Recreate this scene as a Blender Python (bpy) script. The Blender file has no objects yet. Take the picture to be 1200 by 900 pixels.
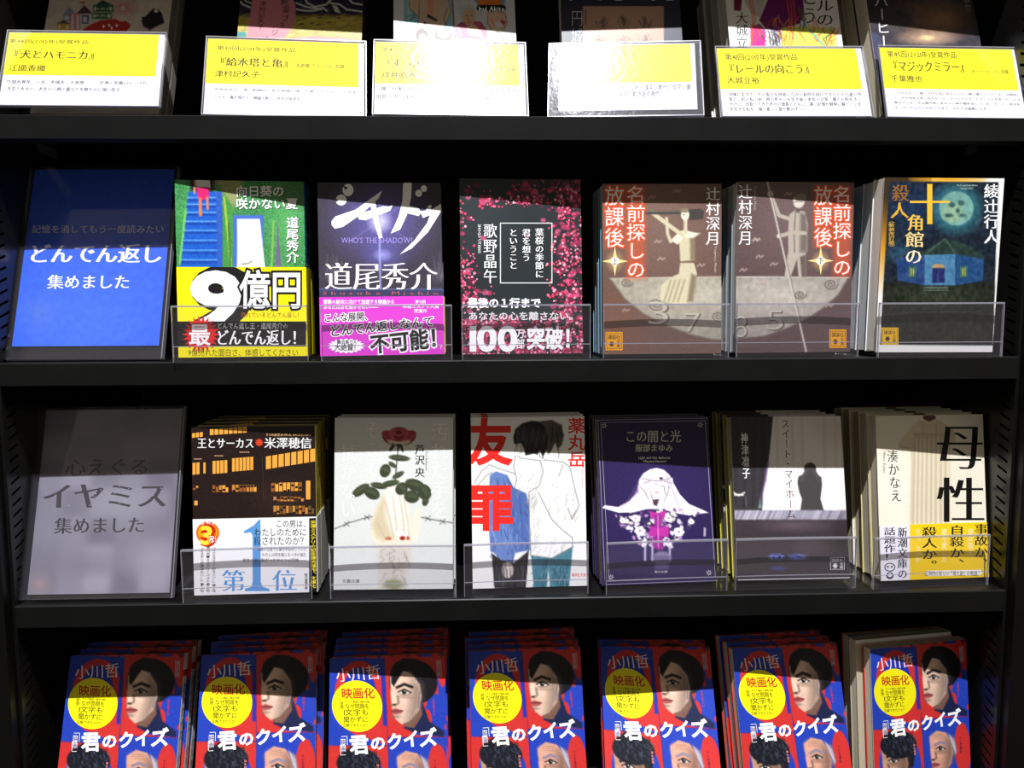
import bpy, math, random
import numpy as np
from mathutils import Vector, Matrix
from mathutils.geometry import tessellate_polygon, interpolate_bezier, delaunay_2d_cdt

# ------------------------------------------------------------------ camera, world, lights, exposure
scene = bpy.context.scene
COL = scene.collection
CAM_LOC = (-0.02697, -0.65720, 0.04121)
YAW, PITCH, ROLL, FPX = 0.03185, 0.09437, -0.00455, 900.0
def camera():
    cd = bpy.data.cameras.new('camera'); co = bpy.data.objects.new('camera', cd); COL.objects.link(co)
    cd.sensor_width = 36.0; cd.lens = 36.0 * FPX / 1200.0; cd.clip_start = 0.01
    fwd = Vector((math.sin(YAW)*math.cos(PITCH), math.cos(YAW)*math.cos(PITCH), -math.sin(PITCH)))
    right = Vector((math.cos(YAW), -math.sin(YAW), 0)); up = right.cross(fwd)
    r = right*math.cos(ROLL) + up*math.sin(ROLL); u = -right*math.sin(ROLL) + up*math.cos(ROLL)
    co.matrix_world = Matrix(((r.x, u.x, -fwd.x, CAM_LOC[0]), (r.y, u.y, -fwd.y, CAM_LOC[1]), (r.z, u.z, -fwd.z, CAM_LOC[2]), (0, 0, 0, 1)))
    scene.camera = co
camera()
world = bpy.data.worlds.new('shop_light'); scene.world = world; world.use_nodes = True
WB = world.node_tree.nodes['Background']; WB.inputs[0].default_value = (1.0, 0.88, 0.70, 1); WB.inputs[1].default_value = 0.19
ld = bpy.data.lights.new('ceiling_spotlight', 'SPOT'); lo = bpy.data.objects.new('ceiling_spotlight', ld); COL.objects.link(lo)
ld.energy = 730; ld.color = (0.96, 0.97, 1.0); ld.spot_size = math.radians(60); ld.spot_blend = 0.5; ld.shadow_soft_size = 0.014
lo.location = (0.0, -1.25, 2.60)
lo.rotation_euler = (Vector((0.0, 0.0, -0.15)) - lo.location).to_track_quat('-Z', 'Y').to_euler()
scene.view_settings.view_transform = 'Standard'; scene.view_settings.look = 'None'
scene.view_settings.exposure = 0.0; scene.view_settings.gamma = 1.0
try: scene.view_settings.use_curve_mapping = False
except Exception: pass
scene.cycles.transparent_max_bounces = 24
scene.cycles.max_bounces = 8

# ------------------------------------------------------------------ helpers
def lin(c):
    out = []
    for v in c[:3]:
        v = v/255.0
        out.append(v/12.92 if v <= 0.04045 else ((v+0.055)/1.055)**2.4)
    return tuple(out)
def nmat(name, rough=0.5, color=(0.5, 0.5, 0.5), spec=0.5, metal=0.0):
    m = bpy.data.materials.new(name); m.use_nodes = True
    b = m.node_tree.nodes['Principled BSDF']
    b.inputs['Base Color'].default_value = (*color, 1); b.inputs['Roughness'].default_value = rough
    b.inputs['Specular IOR Level'].default_value = spec; b.inputs['Metallic'].default_value = metal
    return m, m.node_tree, b
def print_mat(name, rough, spec):
    m, nt, b = nmat(name, rough, spec=spec)
    a = nt.nodes.new('ShaderNodeAttribute'); a.attribute_name = 'ink'
    n = nt.nodes.new('ShaderNodeTexNoise'); n.inputs['Scale'].default_value = 900; n.inputs['Detail'].default_value = 2
    t = nt.nodes.new('ShaderNodeTexCoord'); nt.links.new(t.outputs['Object'], n.inputs['Vector'])
    bp = nt.nodes.new('ShaderNodeBump'); bp.inputs['Strength'].default_value = 0.04; bp.inputs['Distance'].default_value = 0.0003
    nt.links.new(n.outputs['Fac'], bp.inputs['Height']); nt.links.new(bp.outputs['Normal'], b.inputs['Normal'])
    nt.links.new(a.outputs['Color'], b.inputs['Base Color'])
    return m
def noisy_mat(name, c1, c2, scale, rough, spec=0.5, bump=0.0, stretch=(1, 1, 1), metal=0.0):
    m, nt, b = nmat(name, rough, spec=spec, metal=metal)
    t = nt.nodes.new('ShaderNodeTexCoord'); mp = nt.nodes.new('ShaderNodeMapping'); mp.inputs['Scale'].default_value = stretch
    n = nt.nodes.new('ShaderNodeTexNoise'); n.inputs['Scale'].default_value = scale; n.inputs['Detail'].default_value = 5
    r = nt.nodes.new('ShaderNodeValToRGB'); r.color_ramp.elements[0].color = (*c1, 1); r.color_ramp.elements[1].color = (*c2, 1)
    r.color_ramp.elements[0].position = 0.35; r.color_ramp.elements[1].position = 0.65
    nt.links.new(t.outputs['Object'], mp.inputs['Vector']); nt.links.new(mp.outputs['Vector'], n.inputs['Vector'])
    nt.links.new(n.outputs['Fac'], r.inputs['Fac']); nt.links.new(r.outputs['Color'], b.inputs['Base Color'])
    if bump:
        bp = nt.nodes.new('ShaderNodeBump'); bp.inputs['Strength'].default_value = bump; bp.inputs['Distance'].default_value = 0.001
        nt.links.new(n.outputs['Fac'], bp.inputs['Height']); nt.links.new(bp.outputs['Normal'], b.inputs['Normal'])
    return m
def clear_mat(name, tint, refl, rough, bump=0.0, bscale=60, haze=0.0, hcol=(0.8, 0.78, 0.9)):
    m = bpy.data.materials.new(name); m.use_nodes = True; nt = m.node_tree; nt.nodes.clear()
    o = nt.nodes.new('ShaderNodeOutputMaterial'); mx = nt.nodes.new('ShaderNodeMixShader')
    tr = nt.nodes.new('ShaderNodeBsdfTransparent'); tr.inputs[0].default_value = (*tint, 1)
    gl = nt.nodes.new('ShaderNodeBsdfGlossy'); gl.inputs['Roughness'].default_value = rough; gl.inputs['Color'].default_value = (1, 1, 1, 1)
    lf = nt.nodes.new('ShaderNodeLayerWeight'); lf.inputs['Blend'].default_value = 0.5
    pw = nt.nodes.new('ShaderNodeMath'); pw.operation = 'POWER'; pw.inputs[1].default_value = 5.0; nt.links.new(lf.outputs['Facing'], pw.inputs[0])
    lw = nt.nodes.new('ShaderNodeMath'); lw.operation = 'MULTIPLY_ADD'; lw.inputs[1].default_value = 1-refl; lw.inputs[2].default_value = refl; nt.links.new(pw.outputs[0], lw.inputs[0])
    n = nt.nodes.new('ShaderNodeTexNoise'); n.inputs['Scale'].default_value = bscale; n.inputs['Detail'].default_value = 4
    t = nt.nodes.new('ShaderNodeTexCoord'); nt.links.new(t.outputs['Object'], n.inputs['Vector'])
    bp = nt.nodes.new('ShaderNodeBump'); bp.inputs['Strength'].default_value = bump; bp.inputs['Distance'].default_value = 0.001
    nt.links.new(n.outputs['Fac'], bp.inputs['Height']); nt.links.new(bp.outputs['Normal'], gl.inputs['Normal'])
    nt.links.new(lw.outputs[0], mx.inputs[0]); 
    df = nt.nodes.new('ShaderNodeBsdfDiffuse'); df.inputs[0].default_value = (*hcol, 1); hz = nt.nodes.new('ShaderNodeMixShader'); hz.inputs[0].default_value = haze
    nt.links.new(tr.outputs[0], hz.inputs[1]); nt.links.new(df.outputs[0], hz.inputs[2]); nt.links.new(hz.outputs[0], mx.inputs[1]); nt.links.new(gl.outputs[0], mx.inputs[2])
    nt.links.new(mx.outputs[0], o.inputs[0])
    return m
M = {
 'jacket': print_mat('printed_jacket', 0.42, 0.35),
 'band': print_mat('printed_band', 0.5, 0.25),
 'sheet': print_mat('printed_sheet', 0.6, 0.2),
 'pages': noisy_mat('page_edges', lin((196, 186, 160)), lin((222, 214, 190)), 14, 0.9, 0.1, 0.25, (1, 160, 1)),
 'pages_white': noisy_mat('page_edges_white', lin((214, 208, 196)), lin((236, 232, 222)), 14, 0.9, 0.1, 0.25, (1, 160, 1)),
 'steel': noisy_mat('black_painted_steel', (0.0030, 0.0030, 0.0030), (0.0045, 0.0045, 0.0042), 30, 0.34, 0.25, 0.05),
 'liner': noisy_mat('black_upright_steel', (0.004, 0.004, 0.0038), (0.006, 0.006, 0.0055), 30, 0.30, 0.5, 0.05),
 'lip': noisy_mat('black_painted_steel_lip', (0.0045, 0.0045, 0.0046), (0.0062, 0.0062, 0.0062), 30, 0.45, 0.2, 0.05),
 'backing': noisy_mat('black_back_board', (0.0015, 0.0015, 0.002), (0.0025, 0.0025, 0.0032), 12, 0.45, 0.2),
 'acrylic': clear_mat('clear_acrylic', (0.975, 0.97, 0.985), 0.035, 0.03, haze=0.010),  # haze: pale lavender diffuse tint painted in for reflected surroundings
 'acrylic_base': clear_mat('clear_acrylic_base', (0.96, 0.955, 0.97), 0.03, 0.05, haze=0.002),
 'acrylic_edge': clear_mat('acrylic_cut_edge', (0.62, 0.62, 0.66), 0.06, 0.25, haze=0.24),
 'sleeve': clear_mat('clear_sleeve', (0.985, 0.985, 0.985), 0.02, 0.035, 0.05, 30, haze=.004),
 'sleeve_worn': clear_mat('scuffed_sleeve', (0.985, 0.985, 0.985), 0.0012, 0.17, 0.12, 220, haze=.04),
 'floor': noisy_mat('shop_floor', (0.10, 0.09, 0.08), (0.16, 0.15, 0.13), 6, 0.5),
 'wall': noisy_mat('white_wall', (0.74, 0.74, 0.72), (0.80, 0.80, 0.78), 8, 0.8),
 'slot': noisy_mat('slot_shadow_gap', (0.001, 0.001, 0.001), (0.002, 0.002, 0.002), 8, 0.9, 0.1),
 'lamp': nmat('lamp_housing', 0.4, (0.03, 0.03, 0.03))[0],
}
def link(name, me, parent=None, kind=None):
    o = bpy.data.objects.new(name, me); COL.objects.link(o)
    if parent is not None: o.parent = parent
    if kind: o['kind'] = kind
    return o
def tag(o, label, cat, group=None):
    o['label'] = label; o['category'] = cat
    if group: o['group'] = group
    return o
class MB:
    def __init__(s): s.v = []; s.f = []
    def box(s, a, b):
        (x0, y0, z0), (x1, y1, z1) = a, b; n = len(s.v)
        s.v += [(x0, y0, z0), (x1, y0, z0), (x1, y1, z0), (x0, y1, z0), (x0, y0, z1), (x1, y0, z1), (x1, y1, z1), (x0, y1, z1)]
        s.f += [tuple(n+i for i in q) for q in ((0, 3, 2, 1), (4, 5, 6, 7), (0, 1, 5, 4), (1, 2, 6, 5), (2, 3, 7, 6), (3, 0, 4, 7))]; return s
    def prism(s, pts, z0, z1, ax=2):          # closed outline in plan extruded along an axis
        n = len(s.v); k = len(pts)
        def P(p, z):
            if ax == 2: return (p[0], p[1], z)
            if ax == 0: return (z, p[0], p[1])
            return (p[0], z, p[1])
        s.v += [P(p, z0) for p in pts] + [P(p, z1) for p in pts]
        for i in range(k): j = (i+1) % k; s.f.append((n+i, n+j, n+k+j, n+k+i))
        for t in tessellate_polygon([[Vector((p[0], p[1], 0)) for p in pts]]):
            s.f.append(tuple(n+i for i in t)); s.f.append(tuple(n+k+i for i in reversed(t)))
        return s
    def mesh(s, name, mat):
        me = bpy.data.meshes.new(name); me.from_pydata(s.v, [], s.f); me.materials.append(mat)
        import bmesh
        bm = bmesh.new(); bm.from_mesh(me); bmesh.ops.recalc_face_normals(bm, faces=bm.faces); bm.to_mesh(me); bm.free()
        return me
    def build(s, name, mat, parent=None, kind=None): return link(name, s.mesh(name, mat), parent, kind)

# ------------------------------------------------------------------ glyphs
fc = bpy.data.curves.new('type', 'FONT'); fo = bpy.data.objects.new('type', fc); COL.objects.link(fo)
CONT = {}
def contours(ch, res):
    k = (ch, res)
    if k in CONT: return CONT[k]
    fc.body = ch; dg = bpy.context.evaluated_depsgraph_get(); e = fo.evaluated_get(dg); cu = e.to_curve(dg)
    out = []
    for s in cu.splines:
        bp = s.bezier_points; n = len(bp); pts = []
        for i in range(n):
            a, b = bp[i], bp[(i+1) % n]
            p0, p1, p2, p3 = a.co, a.handle_right, b.handle_left, b.co
            d = (p3-p0); L = d.length
            if L < 1e-6: continue
            dev = abs((p1-p0).cross(d).z)/L + abs((p2-p0).cross(d).z)/L
            pts.append((p0.x, p0.y))
            if dev > 0.012 and res > 0:
                q = interpolate_bezier(p0, p1, p2, p3, res+2)
                pts += [(w.x, w.y) for w in q[1:-1]]
        if len(pts) > 2: out.append(pts)
    e.to_curve_clear()
    CONT[k] = out
    return out
STY = {'g': (0, 0, 0), 'gs': (.008, .004, 0), 'ms': (.008, -.004, 0), 'mbs': (.022, -.002, 0), 'l': (-.012, -.012, 0), 'gb': (0, 0, .018), 'gh': (0, 0, .036), 'm': (.004, -.020, 0), 'mb': (.020, -.014, 0), 'mh': (.034, -.004, 0)}
GL = {}
def offset(c, ax, az):
    n = len(c); out = []
    for i in range(n):
        x, y = c[i]; px, py = c[i-1]; qx, qy = c[(i+1) % n]
        ux, uy = x-px, y-py; l = math.hypot(ux, uy) or 1; n1 = (uy/l, -ux/l)
        ux, uy = qx-x, qy-y; l = math.hypot(ux, uy) or 1; n2 = (uy/l, -ux/l)
        mx, my = n1[0]+n2[0], n1[1]+n2[1]; k = mx*n1[0]+my*n1[1]; k = max(k, 0.5)
        out.append((x+ax*mx/k, y+az*my/k))
    return out
def fill(cs):
    """triangles of the area with non-zero winding (strokes of one glyph may overlap)"""
    pts = []; ed = []
    for c in cs:
        b = len(pts); n = len(c); pts += [Vector(p) for p in c]; ed += [(b+i, b+(i+1) % n) for i in range(n)]
    vo, eo, fo_, *_ = delaunay_2d_cdt(pts, ed, [], 0, 1e-5)
    if not fo_: return [], []
    P = np.array([tuple(v) for v in vo]); T = np.array([f for f in fo_ if len(f) == 3]); C = P[T].mean(1)
    W = np.zeros(len(C))
    for c in cs:
        a = np.array(c); b = np.roll(a, -1, 0); x, y = C[:, :1], C[:, 1:]
        cr = (b[:, 0]-a[:, 0])*(y-a[:, 1])-(b[:, 1]-a[:, 1])*(x-a[:, 0])
        W += ((a[:, 1] <= y) & (b[:, 1] > y) & (cr > 0)).sum(1)-((a[:, 1] > y) & (b[:, 1] <= y) & (cr < 0)).sum(1)
    T = T[W != 0]; T = T[:, ::1]
    return [tuple(p) for p in P], [tuple(int(i) for i in t) for t in T]
def glyph(ch, sty, res, extra=0):
    k = (ch, sty, res, extra)
    if k in GL: return GL[k]
    cs = contours(ch, res); ax, az, st = STY[sty]; st += extra; ax += st; az += st
    if cs and (ax or az):
        area = sum(sum(c[i-1][0]*c[i][1]-c[i][0]*c[i-1][1] for i in range(len(c))) for c in cs)
        sg = 1 if area > 0 else -1
        cs = [offset(c, ax*sg, az*sg) for c in cs]
    V = []; F = []
    if cs: V, F = fill(cs)
    xs = [v[0] for c in cs for v in c] or [0, .3]
    GL[k] = (V, F, min(xs), max(xs)); return GL[k]
ROT = 'ー…―〜「」『』()（）〈〉-'
# ------------------------------------------------------------------ printed artwork: flat ink shapes on a paper sheet
def inv3(h):
    return np.linalg.inv(np.array(h).reshape(3, 3))
class Art:
    def __init__(s, H, ox, oy, sc, w, h, z0=0.0, z1=None, base=(255, 255, 255), cell=0.00085, x0=None, x1=None, rot=None):
        """w, h: sheet size in m. Artwork is drawn in image-crop pixels; H carries image pixels to sheet millimetres."""
        s.H = np.array(H).reshape(3, 3); s.ox, s.oy, s.sc = ox, oy, sc; s.w, s.h = w, h  # ox, oy, sc: origin and zoom of the image crop behind the coordinates
        s.z0, s.z1 = z0, (h if z1 is None else z1); s.x0 = -w/2 if x0 is None else x0; s.x1 = w/2 if x1 is None else x1
        s.nx = max(2, int((s.x1-s.x0)/cell)); s.nz = max(2, int((s.z1-s.z0)/cell))
        gx = np.linspace(s.x0, s.x1, s.nx+1); gz = np.linspace(s.z1, s.z0, s.nz+1)
        s.GX, s.GZ = np.meshgrid(gx, gz)
        Hi = np.linalg.inv(s.H); q = Hi @ np.stack([s.GX.ravel()*1000, s.GZ.ravel()*1000, np.ones(s.GX.size)])
        s.X = ((q[0]/q[2]-ox)*sc).reshape(s.GX.shape); s.Y = ((q[1]/q[2]-oy)*sc).reshape(s.GX.shape)
        s.C = np.zeros(s.GX.shape+(3,)); s.C[:] = base
        s.V = []; s.F = []; s.K = []; s.layer = 0
        s.rng = np.random.default_rng(7); s.px = cell*1000/0.74*sc*0.9
    def loc(s, x, y):
        p = s.H @ np.array((x/s.sc+s.ox, y/s.sc+s.oy, 1.0)); return p[0]/p[2]/1000, p[1]/p[2]/1000
    # soft painting
    def mix(s, d, col, soft=None, alpha=1.0):
        soft = max(soft or 0, s.px); a = np.clip(0.5-d/soft, 0, 1)*alpha
        s.C += a[..., None]*(np.array(col[:3], float)-s.C); return s
    def ell(s, cx, cy, rx, ry, col, soft=None, alpha=1, rot=0):
        c, n = math.cos(rot), math.sin(rot); dx, dy = s.X-cx, s.Y-cy
        u, v = (dx*c+dy*n)/rx, (-dx*n+dy*c)/ry; r = np.hypot(u, v)
        return s.mix((r-1)*min(rx, ry), col, soft, alpha)
    def glow(s, cx, cy, rx, ry, col, alpha=1, p=1.0):
        r = np.hypot((s.X-cx)/rx, (s.Y-cy)/ry); a = np.clip(1-r, 0, 1)**p*alpha
        s.C += a[..., None]*(np.array(col, float)-s.C); return s
    def sd(s, pts):
        P = np.array(pts, float); n = len(P); D = np.full(s.X.shape, 1e9); ins = np.zeros(s.X.shape, bool)
        for i in range(n):
            a, b = P[i], P[(i+1) % n]; e = b-a; L = e@e or 1e-9
            t = np.clip(((s.X-a[0])*e[0]+(s.Y-a[1])*e[1])/L, 0, 1)
            D = np.minimum(D, np.hypot(s.X-a[0]-t*e[0], s.Y-a[1]-t*e[1]))
            if a[1] != b[1]:
                c = ((a[1] > s.Y) != (b[1] > s.Y)) & (s.X < (b[0]-a[0])*(s.Y-a[1])/(b[1]-a[1])+a[0]); ins ^= c
        return np.where(ins, -D, D)
    def poly(s, pts, col, soft=None, alpha=1): return s.mix(s.sd(pts), col, soft, alpha)
    def rect(s, x0, y0, x1, y1, col, soft=None, alpha=1): return s.poly([(x0, y0), (x1, y0), (x1, y1), (x0, y1)], col, soft, alpha)
    def line(s, pts, w, col, soft=None, alpha=1):
        D = np.full(s.X.shape, 1e9)
        for a, b in zip(pts[:-1], pts[1:]):
            ex, ey = b[0]-a[0], b[1]-a[1]; L = ex*ex+ey*ey or 1e-9
            t = np.clip(((s.X-a[0])*ex+(s.Y-a[1])*ey)/L, 0, 1); D = np.minimum(D, np.hypot(s.X-a[0]-t*ex, s.Y-a[1]-t*ey))
        return s.mix(D-w/2, col, soft, alpha)
    def grain(s, amp, size=1, region=None):
        sh = (s.X.shape[0]//size+2, s.X.shape[1]//size+2); n = s.rng.normal(0, 1, sh)
        n = np.kron(n, np.ones((size, size)))[:s.X.shape[0], :s.X.shape[1]]
        if size > 1:
            for _ in range(size): n = (n+np.roll(n, 1, 0)+np.roll(n, 1, 1)+np.roll(n, -1, 0)+np.roll(n, -1, 1))/5
            n = n/(n.std()+1e-6)
        m = 1.0 if region is None else np.clip(0.5-s.sd(region)/s.px, 0, 1)
        s.C = np.clip(s.C+(n*amp*m)[..., None], 0, 255); return s
    # crisp ink
    def add(s, V, F, col):
        """V in sheet metres; triangles clipped to the sheet"""
        x0, x1, z0, z1 = s.x0, s.x1, s.z0, s.z1; k = len(s.V)
        y = -(s.layer+1)*6e-6
        if V and min(v[0] for v in V) >= x0 and max(v[0] for v in V) <= x1 and min(v[1] for v in V) >= z0 and max(v[1] for v in V) <= z1:
            s.V += [(v[0], y, v[1]) for v in V]; s.F += [tuple(k+i for i in f) for f in F]; s.K += [col]*len(F); return
        for f in F:
            P = [V[i] for i in f]
            for ax, lim, sg in ((0, x0, 1), (0, x1, -1), (1, z0, 1), (1, z1, -1)):
                Q = []
                for i in range(len(P)):
                    a, b = P[i-1], P[i]; da, db = sg*(a[ax]-lim), sg*(b[ax]-lim)
                    if (da < 0) != (db < 0):
                        t = da/(da-db); Q.append((a[0]+t*(b[0]-a[0]), a[1]+t*(b[1]-a[1])))
                    if db >= 0: Q.append(b)
                P = Q
                if len(P) < 3: break
            if len(P) < 3: continue
            k = len(s.V); s.V += [(p[0], y, p[1]) for p in P]
            for i in range(1, len(P)-1): s.F.append((k, k+i, k+i+1)); s.K.append(col)
    def ink(s, pts, col):
        V = [s.loc(*p) for p in pts]; F = [tuple(t) for t in tessellate_polygon([[Vector((v[0], v[1], 0)) for v in V]])]
        s.add(V, F, col); s.layer += 1; return s
    def inkline(s, pts, w, col):
        for a, b in zip(pts[:-1], pts[1:]):
            dx, dy = b[0]-a[0], b[1]-a[1]; l = math.hypot(dx, dy) or 1; dx, dy = dx/l*w/2, dy/l*w/2
            V = [s.loc(*p) for p in ((a[0]-dx-dy, a[1]-dy+dx), (a[0]-dx+dy, a[1]-dy-dx), (b[0]+dx+dy, b[1]+dy-dx), (b[0]+dx-dy, b[1]+dy+dx))]
            s.add(V, [(0, 1, 2), (0, 2, 3)], col)
        s.layer += 1; return s
    def inkell(s, cx, cy, rx, ry, col, n=32): return s.ink([(cx+rx*math.cos(2*math.pi*i/n), cy+ry*math.sin(2*math.pi*i/n)) for i in range(n)], col)
    def inkrect(s, x0, y0, x1, y1, col): return s.ink([(x0, y0), (x1, y0), (x1, y1), (x0, y1)], col)
    def burst(s, cx, cy, r1, r2, n, col, ry=1): return s.ink([(cx+(r1 if i % 2 else r2)*math.cos(math.pi*i/n), cy+ry*(r1 if i % 2 else r2)*math.sin(math.pi*i/n)) for i in range(2*n)], col)
    def text(s, t, box, col, sty='g', vert=False, out=None, outw=0.03, res=None, dx=0, dy=0, turn=False):
        """box: (x0,y0,x1,y1) or four corners TL,TR,BR,BL; out: outline colour drawn first; turn: horizontal text turned to run down the box"""
        if len(box) == 4 and not hasattr(box[0], '__len__'):
            x0, y0, x1, y1 = box; box = ((x0, y0), (x1, y0), (x1, y1), (x0, y1))
        a, b, c, d = [(p[0]+dx, p[1]+dy) for p in box]
        if turn: a, b, c, d = b, c, d, a
        if res is None:
            hgt = math.hypot(d[0]-a[0], d[1]-a[1])/s.sc/(len(t) if vert else 1); res = 0 if hgt < 9 else (1 if hgt < 24 else 3)
        if res == 0: sty = {'m': 'gs', 'mb': 'gs', 'l': 'g', 'g': 'gs'}.get(sty, sty)
        elif res == 1: sty = {'m': 'ms', 'mb': 'mbs'}.get(sty, sty)
        passes = ([(out, outw)] if out else [])+[(col, 0)]
        for colr, ex in passes:
            adv = []
            for ch in t:
                if ord(ch) < 256 and not vert:
                    g = glyph(ch, 'g', res); adv.append((g[3]-g[2]+.09) if ch != ' ' else .32)
                else: adv.append(1.0)
            tot = sum(adv); pos = 0
            for ch, w in zip(t, adv):
                V, F, gx0, gx1 = glyph(ch, sty, res, ex); VV = []
                for gx, gz in V:
                    gz = gz+.12
                    if vert:
                        u, v = gx, 1-gz
                        if ch in ROT: u, v = gz, gx
                        elif ch in '、。': u, v = gx+.6, v-.6
                        u, v = u, (pos+v)/tot
                    else:
                        if ord(ch) < 256: gx = gx-gx0+.045
                        u, v = (pos+gx)/tot, 1-gz
                    x = (a[0]*(1-u)+b[0]*u)*(1-v)+(d[0]*(1-u)+c[0]*u)*v
                    y = (a[1]*(1-u)+b[1]*u)*(1-v)+(d[1]*(1-u)+c[1]*u)*v
                    VV.append(s.loc(x, y))
                if F: s.add(VV, F, colr)
                pos += w
            s.layer += 1
        return s
    def geom(s, yoff=0.0):
        """front sheet grid + ink: verts, faces, per-corner colours (linear)"""
        V = [(float(x), yoff, float(z)) for x, z in zip(s.GX.ravel(), s.GZ.ravel())]
        n = s.nx+1; F = [(j*n+i, (j+1)*n+i, (j+1)*n+i+1, j*n+i+1) for j in range(s.nz) for i in range(s.nx)]
        c = np.clip(s.C.reshape(-1, 3), 0, 255)/255.0; c = np.where(c <= 0.04045, c/12.92, ((c+0.055)/1.055)**2.4)
        K = [c[list(f)] for f in F]
        b = len(V); V += [(v[0], v[1]+yoff, v[2]) for v in s.V]
        for f, col in zip(s.F, s.K):
            F.append(tuple(b+i for i in f)); K.append(np.tile(np.array(lin(col)), (len(f), 1)))
        return V, F, K
def printed_mesh(name, geoms, mat):
    V = []; F = []; K = []
    for v, f, k in geoms:
        b = len(V); V += v; F += [tuple(b+i for i in q) for q in f]; K += k
    me = bpy.data.meshes.new(name); me.from_pydata(V, [], F); me.materials.append(mat)
    ca = me.color_attributes.new('ink', 'FLOAT_COLOR', 'CORNER')
    arr = np.concatenate(K); arr = np.concatenate([arr, np.ones((len(arr), 1))], 1).astype(np.float32)
    ca.data.foreach_set('color', arr.ravel()); return me
def solid(mb, colfn):
    """MB geometry to coloured geometry; colfn(centre) -> srgb"""
    K = []
    for f in mb.f:
        c = np.mean([mb.v[i] for i in f], 0); K.append(np.tile(np.array(lin(colfn(c))), (len(f), 1)))
    return mb.v, mb.f, K
def wrap_profile(w, t, g, th=0.0005, r=0.0018):
    """C-shaped jacket outline in plan: front, rounded spine on the right, back"""
    x0, x1, y0, y1 = -w/2-0*g, w/2+g, -g, t+g
    r = min(r, t*.35); out = [(x0, y0)]
    for i in range(4): a = -math.pi/2+math.pi/2*i/3; out.append((x1-r+r*math.cos(a), y0+r+r*math.sin(a)))
    for i in range(4): a = math.pi/2*i/3; out.append((x1-r+r*math.cos(a), y1-r+r*math.sin(a)))
    out.append((x0, y1)); x1i, y0i, y1i = x1-th, y0+th, y1-th
    return out+[(x0, y1i), (x1i-.0004, y1i), (x1i, y1i-.0004), (x1i, y0i+.0004), (x1i-.0004, y0i), (x0, y0i)]
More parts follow.
